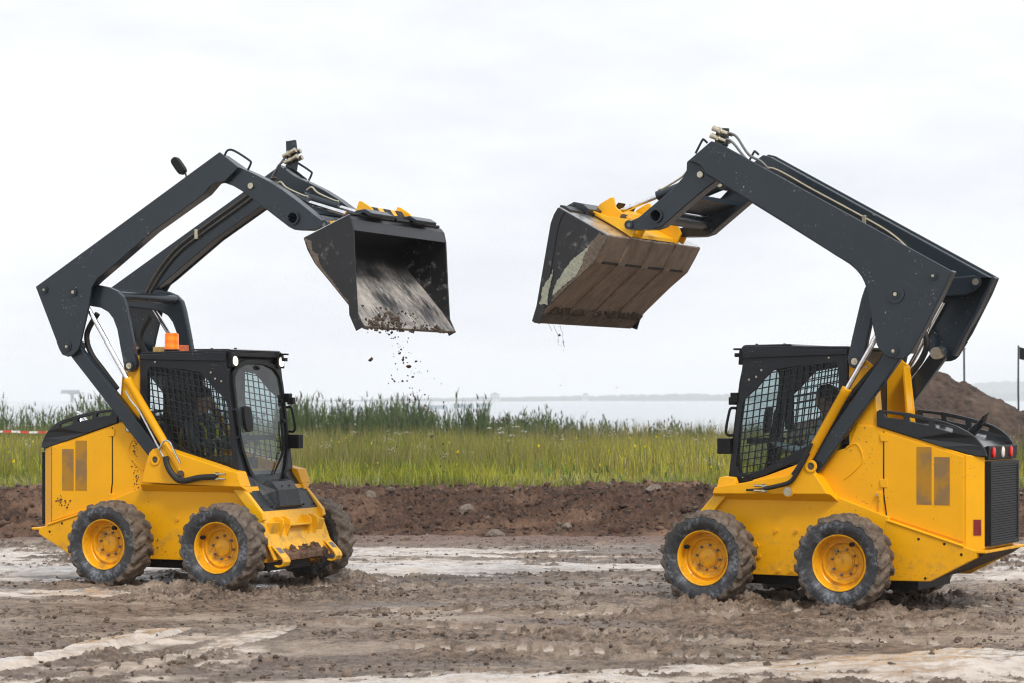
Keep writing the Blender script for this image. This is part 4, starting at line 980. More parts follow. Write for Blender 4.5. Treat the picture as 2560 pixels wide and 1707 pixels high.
def grid_mesh(name, X, Y, Z, mat, attrs=None, smooth=True):
    h, w = X.shape
    co = np.stack([X, Y, Z], -1).reshape(-1, 3).astype(np.float32)
    i = np.arange(h * w).reshape(h, w)
    q = np.stack([i[:-1, :-1], i[:-1, 1:], i[1:, 1:], i[1:, :-1]], -1).reshape(-1, 4)
    me = bpy.data.meshes.new(name); me.vertices.add(len(co)); me.vertices.foreach_set('co', co.ravel())
    me.loops.add(q.size); me.loops.foreach_set('vertex_index', q.ravel().astype(np.int32))
    me.polygons.add(len(q)); me.polygons.foreach_set('loop_start', np.arange(0, q.size, 4, dtype=np.int32))
    if smooth: me.polygons.foreach_set('use_smooth', np.ones(len(q), bool))
    for k, v in (attrs or {}).items():
        a = me.attributes.new(k, 'FLOAT', 'POINT'); a.data.foreach_set('value', v.ravel().astype(np.float32))
    me.update(); me.validate(); me.materials.append(M[mat])
    o = bpy.data.objects.new(name, me); COL.objects.link(o); return o
def tri_mesh(name, V, F, mat, tint=None):
    me = bpy.data.meshes.new(name); me.vertices.add(len(V)); me.vertices.foreach_set('co', V.astype(np.float32).ravel())
    me.loops.add(F.size); me.loops.foreach_set('vertex_index', F.astype(np.int32).ravel())
    me.polygons.add(len(F)); me.polygons.foreach_set('loop_start', np.arange(0, F.size, 3, dtype=np.int32))
    if tint is not None:
        a = me.attributes.new('tint', 'FLOAT_COLOR', 'POINT'); a.data.foreach_set('color', tint.astype(np.float32).ravel())
    me.update(); me.materials.append(M[mat]); o = bpy.data.objects.new(name, me); COL.objects.link(o); return o

# ------------------------------------------------------------------ loaders
POSE = {'L': ((-2.9495, 23.0, 0.0), -.4364, 1.0), 'R': ((2.717, 20.988, 0.0), PI - .513, -1.0)}
lo = build_loader('L', *POSE['L'])
tag(lo, 'yellow skid steer loader with orange beacon on its cab, showing its front and open bucket', 'loader', 'skid steer loaders facing each other')
ro = build_loader('R', *POSE['R'])
tag(ro, 'yellow skid steer loader showing its rear grille, its muddy bucket underside turned to us', 'loader', 'skid steer loaders facing each other')
SD = 1.0
make_driver(*POSE['L'], 'driver in a dark vest with yellow stripes, in the cab below the orange beacon', True, 'dark_jacket')
make_driver(*POSE['R'], 'dark-haired driver in a pale blue-grey shirt, in the loader showing its grille', False, 'shirt')
def wheel_spots():
    out = []
    for k, sgn in (('L', 1), ('R', -1)):
        (x0, y0, _), rz, sd = POSE[k]; F = Vector((math.cos(rz), math.sin(rz))); Nn = Vector((-F.y, F.x))
        for a in (-.639, .639):
            for b in (-.853, .853): p = Vector((x0, y0)) + F * a + Nn * b; out.append((p.x, p.y, F.x, F.y))
    return out
# ------------------------------------------------------------------ ground
def track(X, Y, pts, width, depth, pitch, seed, soft=.06):
    """tyre track along a polyline: sunken bed, lug prints across it, squeezed-up sides"""
    best = np.full(X.shape, 9.0); along = np.zeros(X.shape); sgn = np.zeros(X.shape); acc = 0.0
    for (x0, y0), (x1, y1) in zip(pts, pts[1:]):
        dx, dy = x1 - x0, y1 - y0; L = math.hypot(dx, dy); dx /= L; dy /= L
        s = np.clip((X - x0) * dx + (Y - y0) * dy, 0, L); px = x0 + s * dx; py = y0 + s * dy
        dd = np.hypot(X - px, Y - py); m = dd < best
        best = np.where(m, dd, best); along = np.where(m, acc + s, along); sgn = np.where(m, (X - x0) * -dy + (Y - y0) * dx, sgn); acc += L
    best = best + .05 * perlin(X * 2.2, Y * 2.2, seed)
    w = width / 2; bed = 1 - sstep(w - soft, w + soft * .4, best)
    lug = sstep(-.1, .35, np.sin(2 * PI * (along / pitch + np.abs(sgn) * 1.2 + (sgn > 0) * .5)))
    rim = np.exp(-((best - w - .06) / .055) ** 2)
    fade = sstep(0, .5, along) * sstep(0, .5, acc - along)
    return bed * fade, (lug - .5) * bed * fade, rim * fade
def ground_h(X, Y):
    warp = fbm(X, Y, .7, 2, 40) * .5
    streak = fbm(X + warp, Y, .55, 3, 3, .55, ax=.45, ay=1.3)
    rough = .12 + .88 * sstep(-.16, .42, streak + .22 * fbm(X, Y, .18, 2, 9))
    h = .055 * fbm(X, Y, .45, 2, 21, ax=.6, ay=1.2)
    big = billow(X + warp * .3, Y, 1.6, 2, 50, .6, ay=1.3); med = billow(X + .05 * fbm(X, Y, 5, 2, 62), Y, 6.2, 4, 60, .70, ax=.72, ay=1.1); fine = billow(X, Y, 15, 3, 70, .75, ax=.8)
    h = h + rough * (.050 * big + .056 * med + .026 * fine) + (1 - rough) * (.008 * fine + .010 * big)
    # slurry level by place
    def patch(cx, cy, rx, ry, a=0):
        c, s = math.cos(a), math.sin(a); u = ((X - cx) * c + (Y - cy) * s) / rx; v = (-(X - cx) * s + (Y - cy) * c) / ry
        return np.exp(-(u * u + v * v))
    lv = -.072 + .045 * fbm(X, Y, .5, 2, 33, ax=.5, ay=1.4) + .034 * fbm(X, Y, 2.6, 4, 35, .62, ax=.55)
    lv = lv + .074 * sstep(22.2, 23.6, Y) * (1 - sstep(28.2, 29.6, Y)) * (1 - .75 * patch(-2.0, 22.6, 3.2, 1.0)) * (1 - .5 * patch(3, 21.5, 2.6, 1.2))
    lv = lv + .12 * patch(1.9, 15.3, 2.3, .75, .05) + .09 * patch(-.2, 14.7, 1.6, .4) + .10 * patch(3.4, 16.0, 1.2, .7)
    lv = lv + .12 * patch(-4.6, 21.6, 1.5, .75) + .085 * patch(-2.75, 17.2, .5, 1.4, -.55) + .08 * patch(-3.6, 15.0, 1.1, .6) + .085 * patch(-1.9, 17.4, .35, 1.2, -.2)
    lv = lv + .05 * patch(.5, 19.0, 1.6, .5)
    # tracks
    T = [([(-1.9, 18.75), (-.4, 18.40), (1.0, 18.0), (2.2, 17.6), (3.8, 17.3)], .36, .075, .19), ([(-1.0, 16.95), (0.2, 16.75), (1.4, 16.5), (4, 16.2)], .32, .07, .19), ([(-.8, 15.6), (1.2, 15.25)], .28, .05, .18),
         ([(-5.6, 25.6), (-1, 25.25), (4, 25.1), (8, 24.2)], .36, .06, .19), ([(-6, 27.0), (8, 26.2)], .36, .055, .19), ([(-4.4, 24.35), (0, 23.9), (1.6, 23.2)], .34, .05, .19),
         ([(4.6, 20.6), (3.2, 19.9), (1.0, 19.6), (-1.5, 20.2)], .34, .06, .19), ([(2.4, 18.3), (3.4, 18.6), (4.6, 19.3)], .32, .07, .19),
         ([(-2.55, 18.9), (-2.7, 17.9), (-3.05, 16.8), (-3.6, 15.6), (-4.3, 14.4)], .34, .035, .06), ([(-1.75, 18.8), (-1.9, 17.6), (-2.4, 16.3), (-3.0, 14.9)], .28, .035, .3)]
    wadd = np.zeros(X.shape)
    for i, (p, w, dep, pit) in enumerate(T):
        bed, lug, rim = track(X, Y, p, w, dep, pit, 80 + i)
        h = h * (1 - .82 * bed) - dep * bed + lug * (.105 if pit > .1 else .022) + rim * (.022 + .03 * (med + .4) * rough)
        lv = lv + bed * (.004 if pit > .1 else .05); wadd = np.maximum(wadd, bed * (.25 + .6 * sstep(-.1, .4, lug)))
    spots = wheel_spots()
    for x, y, fx, fy in spots:
        u = (X - x) * fx + (Y - y) * fy; v = -(X - x) * fy + (Y - y) * fx
        foot = np.exp(-(u / .20) ** 2 - (v / .20) ** 4); h = h * (1 - foot) + foot * .012
        ring = np.exp(-((np.hypot(u / 1.25, v) - .37) / .11) ** 2); h = h + ring * (.020 + .05 * np.clip(med + .3, 0, 1) + .03 * np.clip(big, 0, 1))
        lane = np.exp(-(v / .2) ** 6) * (np.abs(u) < 1.5); lv = lv - .02 * lane
    h = h + (.085 * np.clip(med + .35, 0, 1.2) + .045 * np.clip(big + .2, 0, 1)) * (np.exp(-((X + 1.95) / 1.05) ** 2 - ((Y - 21.25) / .30) ** 2) + .8 * np.exp(-((X + 3.3) / .55) ** 2 - ((Y - 21.75) / .2) ** 2) + .75 * np.exp(-((X + .35) / .8) ** 2 - ((Y - 21.9) / .35) ** 2) + .6 * np.exp(-((X - .7) / 1.2) ** 2 - ((Y - 16.9) / .22) ** 2) + .6 * np.exp(-((X - 4.2) / .8) ** 2 - ((Y - 21.0) / .22) ** 2))
    lo_ = np.minimum(h, .13)
    lv = np.where(Y > 29.6, lv - .1, lv)
    wet = sstep(-.022, .012, lv - lo_ + .012 * fine)
    damp = sstep(-.055, -.018, lv - lo_ + .02 * fine) * (1 - wet); pool = sstep(.022, .036, lv - lo_ + .012 * fbm(X, Y, 1.2, 3, 95))
    k = sstep(-.02, .02, lv - lo_); h = lo_ * (1 - k) + (lv + .004 * fine + .006 * fbm(X, Y, 3, 3, 91)) * k
    h = np.where(np.isfinite(h), h, 0)
    red = sstep(28.6, 30.2, Y + .8 * fbm(X, Y, .6, 3, 14, ax=.5)) * .95 + .22 * sstep(.1, .5, fbm(X, Y, .35, 2, 15)) * (Y < 22)
    wet = np.maximum(wet, wadd * (1 - .15 * rough))
    wet = wet * (1 - sstep(28.8, 30.0, Y) * .8)
    return h, wet, np.clip(red, 0, 1), damp * (Y < 29.5) * .8, pool * (Y < 29.5)
def depth_rows(a, b, k):
    r = [a]
    while r[-1] < b: r.append(r[-1] + k * (r[-1] / 15) ** 1.55)
    return np.array(r)
NC = 1200; rows = depth_rows(11.0, 34.5, .019); cols = np.linspace(-.30, .30, NC)
Yg, Ug = np.meshgrid(rows, cols, indexing='ij'); Xg = Ug * Yg
Hg, WET, RED, DAMP, POOL = ground_h(Xg, Yg)
edge = sstep(.28, .30, np.abs(Ug)); Hg = Hg * (1 - edge) - .03 * edge
struct(grid_mesh('ground', Xg, Yg, Hg, 'mud', {'wet': WET, 'red': RED, 'damp': DAMP, 'pool': POOL}))
# the same mud, coarser, all round (behind the camera, to both sides)
def coarse(name, x0, x1, y0, y1, n, m, z):
    Xc, Yc = np.meshgrid(np.linspace(x0, x1, n), np.linspace(y0, y1, m)); 
    Zc = z + .05 * fbm(Xc, Yc, .6, 3, 5)
    return struct(grid_mesh(name, Xc, Yc, Zc, 'mud', {'wet': sstep(.0, .25, fbm(Xc, Yc, .5, 3, 8)), 'red': np.zeros_like(Xc)}))
coarse('ground_around', -60, 60, -40, 36, 240, 150, -.16)
# field behind the bank
def field_z(X, Y): return .34 - .26 * sstep(38, 70, Y) + .06 * fbm(X, Y, .12, 2, 6)
Xf, Yf = np.meshgrid(np.linspace(-75, 75, 180), np.linspace(34.6, 112, 120)); Zf = field_z(Xf, Yf) - 1.2 * sstep(103, 110, Yf)
struct(grid_mesh('field', Xf, Yf, Zf, 'field_soil'))
# ------------------------------------------------------------------ dug bank of soil
rows = np.arange(30.0, 38.2, .028); cols = np.linspace(-14.5, 14.5, 1130)
Yb, Xb = np.meshgrid(rows, cols, indexing='ij')
prof = sstep(30.4 , 33.2, Yb + .55 * fbm(Xb, Yb * 0, .35, 3, 17)) * (1 - .55 * sstep(35.2, 38, Yb))
topv = .45 + .10 * fbm(Xb, Yb, .22, 2, 18) + .10 * np.exp(-((Xb - 2.2) / 1.3) ** 2) + .06 * np.exp(-((Xb + 4) / 1.5) ** 2)
cl = billow(Xb, Yb, 1.3, 3, 25, .6); cm = billow(Xb, Yb, 4.2, 4, 26, .72)
Zb = prof * topv + (.13 * cl + .16 * cm + .04 * fbm(Xb, Yb, 20, 2, 27)) * sstep(.02, .35, prof) * (1 - .5 * sstep(34.6, 36, Yb)) - .10 * (1 - sstep(.0, .15, prof))
bank = grid_mesh('soil_bank', Xb, Yb, Zb, 'bank_soil')
tag(bank, 'long low bank of dark brown dug soil along the foot of the green grass', 'soil bank')
# heap of earth at the right
n = 220; th = np.linspace(0, 2 * PI, n); rr_ = np.linspace(0, 1, 110)
Rh, Th = np.meshgrid(rr_, th, indexing='ij'); Xh = 8.35 + Rh * np.cos(Th) * 4.4; Yh = 47 + Rh * np.sin(Th) * 4.0
Zh = .2 + 2.28 * np.clip(1 - np.abs(Rh) ** 1.12, 0, 1) + (.16 * billow(Xh, Yh, .9, 3, 28) + .09 * billow(Xh, Yh, 3.2, 3, 29)) * sstep(0, .1, Rh) * (1 - sstep(.9, 1, Rh)) - .3 * sstep(.9, 1, Rh)
heap = grid_mesh('soil_heap', Xh, Yh, Zh, 'heap_soil')
tag(heap, 'tall rounded heap of brown earth behind the rear of the loader with the grille', 'soil heap')
# loose crumbs and clods lying on the mud and on the bank
def clod_verts():
    bm = bmesh.new(); bmesh.ops.create_icosphere(bm, subdivisions=1, radius=1); v = np.array([p.co[:] for p in bm.verts]); f = np.array([[q.index for q in p.verts] for p in bm.faces]); bm.free(); return v, f
CV, CF = clod_verts()
def scatter_clods(name, mat, px, py, pz, size):
    n = len(px); k = 1 + RNG.uniform(-.38, .38, (n, len(CV), 1)); sc = size[:, None, None] * RNG.uniform(.6, 1.3, (n, 1, 3)) * np.array([1.15, 1.15, .8])
    V = CV[None] * k * sc + np.stack([px, py, pz], -1)[:, None, :]
    F = CF[None] + (np.arange(n) * len(CV))[:, None, None]
    return tri_mesh(name, V.reshape(-1, 3), F.reshape(-1, 3), mat)
def sample_ground(px, py):
    i = np.clip(np.searchsorted(Yg[:, 0], py), 0, Yg.shape[0] - 1); j = np.clip(((px / py + .30) / .60 * (NC - 1)).astype(int), 0, NC - 1)
    return Hg[i, j], WET[i, j], RED[i, j]
m = 32000; py = 13 + 17.5 * RNG.random(m) ** .8; px = RNG.uniform(-.25, .25, m) * py
gz, gw, gr = sample_ground(px, py); dens = sstep(-.3, .35, fbm(px, py, .8, 3, 44)); keep = (RNG.random(m) < (.85 * dens) * (1 - .9 * gw)); px, py, gz = px[keep], py[keep], gz[keep]
sz = np.clip(RNG.lognormal(-4.75, .55, len(px)), .004, .045)
for x, y, fx, fy in wheel_spots():
    ok = (np.hypot(px - x, py - y) > .20); px, py, gz, sz = px[ok], py[ok], gz[ok], sz[ok]
o = scatter_clods('loose_soil', 'mud_crumb' if 'mud_crumb' in M else 'dry_crust', px, py, gz + sz * .25, sz); o['kind'] = 'stuff'; o['label'] = 'crumbs of brown mud strewn over the churned ground'
m = 25000; i = RNG.integers(0, Zb.shape[0], m); jx = RNG.integers(0, Zb.shape[1], m); ok = (Yb[i, jx] < 36.5) & (prof[i, jx] > .06); i, jx = i[ok], jx[ok]
sz = np.clip(RNG.lognormal(-3.95, .5, len(i)), .010, .11)
nb_ = len(i) // 6; o = scatter_clods('pale_rubble', 'dry_crust', Xb[i[:nb_], jx[:nb_]], Yb[i[:nb_], jx[:nb_]], Zb[i[:nb_], jx[:nb_]] + sz[:nb_] * .35, sz[:nb_] * .8); o['kind'] = 'stuff'; o['label'] = 'paler dry clods strewn over the soil bank'
i, jx, sz = i[nb_:], jx[nb_:], sz[nb_:]
o = scatter_clods('bank_rubble', 'bank_soil', Xb[i, jx], Yb[i, jx], Zb[i, jx] + sz * .3, sz); o['kind'] = 'stuff'; o['label'] = 'dark brown clods covering the soil bank'
# ------------------------------------------------------------------ single stones on and below the bank
def zbank(x, y): return float(Zb[min(len(Zb) - 1, max(0, int((y - 30.0) / .028))), min(1129, max(0, int((x + 14.5) / 29 * 1129)))])
def stone(x, y, r, flat, seed, label, mat='stone', name='stone', cat='stone', zz=None):
    rr = random.Random(seed); bm = B(); bmesh.ops.create_icosphere(bm, subdivisions=2, radius=1)
    pl = [(Vector((rr.uniform(-1, 1), rr.uniform(-1, 1), rr.uniform(-.6, 1))).normalized(), rr.uniform(.55, .85)) for _ in range(9)]
    for v in bm.verts:
        for nrm, dd in pl:
            q = v.co.dot(nrm)
            if q > dd: v.co -= nrm * (q - dd)
        v.co = Vector((v.co.x * r * 1.3, v.co.y * r, v.co.z * r * flat))
    o = obj(name, bm, mat, fl=False, smooth=True, ang=25); z = (zbank(x, y) if y > 30.3 else float(sample_ground(np.array([x]), np.array([y]))[0][0])) if zz is None else zz
    o.location = (x, y, z + r * flat * .35); o.rotation_euler = (rr.uniform(-.2, .2), rr.uniform(-.2, .2), rr.uniform(0, 6)); tag(o, label, cat, 'stones on the soil bank'); return o
for x, y, r, fl, sd_, lb in ((-.20, 30.9, .13, .75, 1, 'flat pale brown stone near the foot of the bank, largest of the stones there'), (-.62, 32.0, .11, .8, 2, 'rounded grey-brown stone halfway up the bank, above the largest stone'),
        (-.78, 30.7, .085, .6, 3, 'small grey stone at the foot of the bank just left of the largest stone'), (-2.0, 32.6, .10, .7, 4, 'pale tan stone high on the bank, near the beacon loader front wheel'),
        (2.0, 32.7, .12, .45, 5, 'flat light beige stone near the bank top left of the right-hand cab'), (.75, 31.2, .08, .8, 6, 'small brown stone on the lower bank, right of the largest stone'),
        (3.0, 33.2, .16, .35, 7, 'broad flat pink-beige slab at the bank top beside the right-hand cab'), (-2.35, 30.0, .07, .5, 8, 'small pale flat stone on the reddish ground below the bank'),
        (1.6, 29.9, .06, .4, 9, 'thin pale stone chip on the reddish ground under the middle of the bank')): stone(x, y, r, fl, sd_, lb)

# ------------------------------------------------------------------ soil falling from the buckets
def clod(x, y, z, r, seed, group, label, name='soil_clod'):
    rr = random.Random(seed); bm = B(); bmesh.ops.create_icosphere(bm, subdivisions=1 if r < .02 else 2, radius=r)
    ph = [rr.uniform(0, 6) for _ in range(4)]; st = (rr.uniform(.7, 1.3), rr.uniform(.7, 1.2), rr.uniform(.7, 1.5))
    for v in bm.verts:
        c = v.co / r; k = 1 + .35 * math.sin(2.3 * c.x + ph[0] + 2 * c.z) + .25 * math.sin(4.1 * c.z + ph[1]) * math.sin(3 * c.y + ph[2])
        v.co = Vector((v.co.x * st[0], v.co.y * st[1], v.co.z * st[2])) * k
    o = obj(name, bm, 'bank_soil', fl=False, smooth=True); o.location = (x, y, z); o.rotation_euler = (0, rr.uniform(0, 6), rr.uniform(0, 6)); return tag(o, label, 'soil clod', group)
FPX, HOR, CAMH = 5800.0, 998.25, 1.815
def at(px, py, Y): return (px - 1280) / FPX * Y, Y, CAMH + (HOR - py) / FPX * Y
zx = lambda a, b: (880 + a / 3.92, 800 + b / 3.92)
left_clods = [(185, 380, 17), (468, 322, 14), (390, 124, 12), (500, 385, 16), (557, 450, 23), (626, 402, 14), (595, 552, 14), (395, 573, 12), (415, 593, 11), (384, 536, 8), (493, 594, 9), (542, 593, 9), (720, 832, 16), (619, 770, 12), (563, 776, 9), (578, 726, 8), (601, 730, 8), (568, 660, 6), (591, 660, 6),
    (783, 1135, 16), (893, 1211, 9), (865, 1425, 10), (895, 1480, 9), (895, 800, 9), (722, 975, 8), (618, 920, 8), (740, 494, 6), (552, 182, 7), (483, 281, 11), (423, 172, 9), (452, 170, 8), (408, 186, 9), (388, 182, 8), (360, 147, 9), (332, 121, 6), (344, 136, 5), (415, 97, 8), (503, 363, 8), (528, 364, 10), (541, 412, 7), (427, 424, 7), (446, 477, 6), (546, 538, 6), (448, 226, 6), (462, 300, 7), (505, 415, 11),
    (615, 750, 7), (588, 712, 5), (716, 727, 7), (713, 769, 5), (822, 858, 6), (800, 892, 5), (647, 864, 5), (780, 1233, 7), (868, 1327, 7), (839, 1110, 7), (437, 1236, 6), (664, 683, 5), (637, 706, 4), (357, 616, 5), (458, 603, 4), (524, 80, 6), (543, 211, 5), (580, 321, 5), (557, 313, 5), (410, 353, 5), (408, 327, 4), (397, 250, 4), (660, 499, 5), (676, 514, 4), (625, 467, 4), (874, 620, 5), (805, 569, 4), (672, 402, 5), (610, 516, 5), (645, 510, 4), (583, 503, 4), (461, 261, 5), (460, 240, 4), (478, 250, 4), (505, 267, 4), (156, 123, 5)]
for k, (a, b, r) in enumerate(left_clods):
    px_, py_ = zx(a, b); Y = 22.0 + ((k * 37) % 17 - 8) * .05; x, y, z = at(px_, py_, Y); rr = r / 3.92 / FPX * Y * 1.08
    big = {0: 'dark soil clod falling alone, leftmost of those below the open bucket', 4: 'largest dark soil clod falling below the open bucket', 12: 'oval dark soil clod falling just above the reed tops', 19: 'brown soil clod falling in front of the grass, largest one there'}.get(k)
    clod(x, y, z, rr, k, 'soil clods falling from the open bucket', big or 'small dark soil clod among the many falling from the open bucket')
zr = lambda a, b: (1300 + a / 4.9, 780 + b / 4.9)
for k, (a, b, r) in enumerate(((480, 290, 15), (466, 358, 8), (528, 362, 9), (472, 391, 4), (513, 405, 4), (494, 419, 4), (534, 462, 5), (524, 522, 5), (1187, 917, 6), (497, 891, 5), (420, 298, 3), (377, 351, 4), (429, 362, 3), (423, 536, 3), (533, 792, 4), (476, 773, 4), (638, 1115, 4), (564, 1257, 4), (470, 185, 4), (543, 1060, 3), (513, 298, 4))):
    px_, py_ = zr(a, b); x, y, z = at(px_, py_, 22.0 - (k % 5) * .03); clod(x, y, z, r / 4.9 / FPX * 22, 300 + k, 'mud drops under the muddy bucket', {0: 'largest wet mud blob dripping under the muddy bucket', 8: 'lone mud drop flung far right of the muddy bucket drip'}.get(k, 'tiny mud drop falling below the muddy bucket'), 'mud_drop')
for k, pts in enumerate((((485, 150, .5), (500, 210, 1.5), (525, 270, .9), (526, 340, .9), (530, 365, 3), (543, 425, 2)), ((412, 165, .5), (430, 215, .6), (445, 245, 1.5), (462, 278, 2), (470, 320, .8), (466, 352, 1.5)), ((348, 150, .4), (370, 190, .6), (392, 240, .7)))):
    bm = B(); P_ = []
    for a, b, r in pts: P_.append(Vector(at(*zr(a, b), 22.0)))
    rad = [max(.0016, r / 4.9 / FPX * 22 * 1.6) for a, b, r in pts]; tube(bm, P_, rad, 6)
    c = P_[0].copy()
    for v in bm.verts: v.co -= c
    o = obj('mud_strand', bm, 'bank_soil', fl=False, smooth=True); o.location = c
    tag(o, ('longest thin strand of wet mud hanging from the muddy bucket edge, rightmost of three', 'thin mud strand with a blob, middle one of three under the muddy bucket', 'shortest faint mud strand, leftmost of three under the muddy bucket')[k], 'mud strand', 'mud strands under the muddy bucket')
# ------------------------------------------------------------------ grass, weeds and reeds
def blade_mat(name, rough=.55):
    m, nt, b = newmat(name); a = N(nt, 'ShaderNodeAttribute'); a.attribute_name = 'tint'
    nt.links.new(a.outputs['Color'], b.inputs['Base Color']); b.inputs['Roughness'].default_value = rough
    b.inputs['Specular IOR Level'].default_value = .25
    tr = N(nt, 'ShaderNodeBsdfTranslucent'); nt.links.new(a.outputs['Color'], tr.inputs[0])
    mx = N(nt, 'ShaderNodeMixShader'); mx.inputs[0].default_value = .35
    out = next(n for n in nt.nodes if n.type == 'OUTPUT_MATERIAL')
    nt.links.new(b.outputs[0], mx.inputs[1]); nt.links.new(tr.outputs[0], mx.inputs[2]); nt.links.new(mx.outputs[0], out.inputs[0]); M[name] = m
blade_mat('blade')
def blades(px, py, pz, h, w, lean, col, tipcol):
    """each blade: a bent, tapering ribbon of three triangles"""
    n = len(px); th = RNG.uniform(0, PI, n); la = RNG.uniform(0, 2 * PI, n); b = np.stack([px, py, pz], -1)
    side = np.stack([np.cos(th), np.sin(th), np.zeros(n)], -1) * (w / 2)[:, None]
    ld = np.stack([np.cos(la), np.sin(la), np.zeros(n)], -1) * (lean * h)[:, None]; up = np.array([0, 0, 1.0])
    mid = b + ld * .3 + up * (h * .55)[:, None]; tip = b + ld + up * (h * np.sqrt(np.clip(1 - lean ** 2 * .6, .2, 1)))[:, None]
    V = np.stack([b - side, b + side, mid - side * .8, mid + side * .8, tip], 1).reshape(-1, 3)
    F = (np.array([[0, 1, 3], [0, 3, 2], [2, 3, 4]])[None] + (np.arange(n) * 5)[:, None, None]).reshape(-1, 3)
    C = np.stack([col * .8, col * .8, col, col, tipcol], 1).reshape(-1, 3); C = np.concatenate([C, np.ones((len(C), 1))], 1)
    return V, F, C
def join(parts):
    V, F, C, k = [], [], [], 0
    for v, f, c in parts: V.append(v); F.append(f + k); C.append(c); k += len(v)
    return np.concatenate(V), np.concatenate(F), np.concatenate(C)
def wedge(n, y0, y1, half=.34, p=1.0):
    y = y0 + (y1 - y0) * RNG.random(n) ** p; return RNG.uniform(-half, half, n) * y, y
def colmix(t, stops):
    t = np.clip(t, 0, 1) * (len(stops) - 1); i = np.minimum(t.astype(int), len(stops) - 2); f = (t - i)[:, None]; s = np.array(stops); return s[i] * (1 - f) + s[i + 1] * f
GR = None
parts = []
n = 135000; x, y = wedge(n, 36.2, 98, p=1.35); z = field_z(x, y)
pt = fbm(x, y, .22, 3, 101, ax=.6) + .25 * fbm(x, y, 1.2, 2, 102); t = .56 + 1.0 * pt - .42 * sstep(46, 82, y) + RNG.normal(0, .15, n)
h = (.32 + .32 * sstep(36, 44, y) + .22 * fbm(x, y, .3, 2, 103)) * RNG.uniform(.6, 1.35, n); h = np.clip(h, .12, 1.1) * (1 - .35 * sstep(60, 90, y) * (x > -1))
brown = sstep(-.02, .28, fbm(x, y, .17, 3, 110, ax=.7) + .0045 * (y - 60))[:, None]
c = colmix(t, [(.065, .105, .016), (.175, .22, .024), (.34, .35, .034), (.52, .47, .075)])
c = c * (1 - .7 * brown) + np.array([.185, .150, .055]) * .7 * brown; c *= RNG.uniform(.75, 1.25, (n, 1))
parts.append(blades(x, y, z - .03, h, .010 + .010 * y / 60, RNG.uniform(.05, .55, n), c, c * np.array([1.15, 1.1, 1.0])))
# tall seed stems
n = 30000; x, y = wedge(n, 38, 100, p=1.1); z = field_z(x, y); ok = fbm(x, y, .16, 3, 120) > -.12; x, y, z = x[ok], y[ok], z[ok]; n = len(x)
c = colmix(RNG.random(n), [(.13, .16, .04), (.24, .20, .075), (.33, .27, .12)])
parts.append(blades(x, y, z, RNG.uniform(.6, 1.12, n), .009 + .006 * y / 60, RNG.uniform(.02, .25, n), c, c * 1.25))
# broad leaved weeds near the edge and dark clumps
n = 4200; cx, cy = wedge(260, 36.4, 70, p=1.3); kk = RNG.integers(0, 260, n); x = cx[kk] + RNG.normal(0, .16, n); y = cy[kk] + RNG.normal(0, .16, n); z = field_z(x, y)
c = colmix(RNG.random(260)[kk], [(.065, .12, .03), (.15, .23, .04), (.26, .32, .08)])
parts.append(blades(x, y, z + RNG.uniform(0, .35, n), RNG.uniform(.08, .20, n), RNG.uniform(.02, .05, n), RNG.uniform(.2, .7, n), c, c * 1.2))
# pale short tufts at the foot of the field and drooping cream plumes
n = 7600; x, y = wedge(n, 35.8, 37.6); z = field_z(x, y); c = colmix(RNG.random(n), [(.16, .17, .05), (.30, .29, .13), (.36, .34, .20)])
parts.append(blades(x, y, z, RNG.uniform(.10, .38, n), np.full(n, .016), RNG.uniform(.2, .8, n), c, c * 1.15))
V, F, C = join(parts); g = tri_mesh('grass', V, F, 'blade', C); tag(g, 'tall wild green and yellow grass growing behind the soil bank', 'grass', kind='stuff')
# flowers
parts = []
n = 520; x, y = wedge(n, 37, 62); ok = fbm(x, y, .25, 2, 131) > .02; x, y = x[ok], y[ok]; n = len(x); z = field_z(x, y) + RNG.uniform(.35, .75, n)
c = np.tile(np.array([.80, .62, .01]), (n, 1)); parts.append(blades(x, y, z, np.full(n, .05), np.full(n, .045), np.full(n, .3), c, c))
x, y = wedge(90, 37, 60); kk = RNG.integers(0, 90, 900); n = 900; xx = x[kk] + RNG.normal(0, .05, n); yy = y[kk] + RNG.normal(0, .05, n); z = field_z(xx, yy) + RNG.uniform(.5, .85, 90)[kk] + RNG.normal(0, .03, n)
c = np.tile(np.array([.66, .64, .52]), (n, 1)); parts.append(blades(xx, yy, z, np.full(n, .022), np.full(n, .02), np.full(n, .4), c, c))
V, F, C = join(parts); g = tri_mesh('wildflowers', V, F, 'blade', C); tag(g, 'scattered yellow and creamy white wild flowers among the grass', 'flowers', kind='stuff')
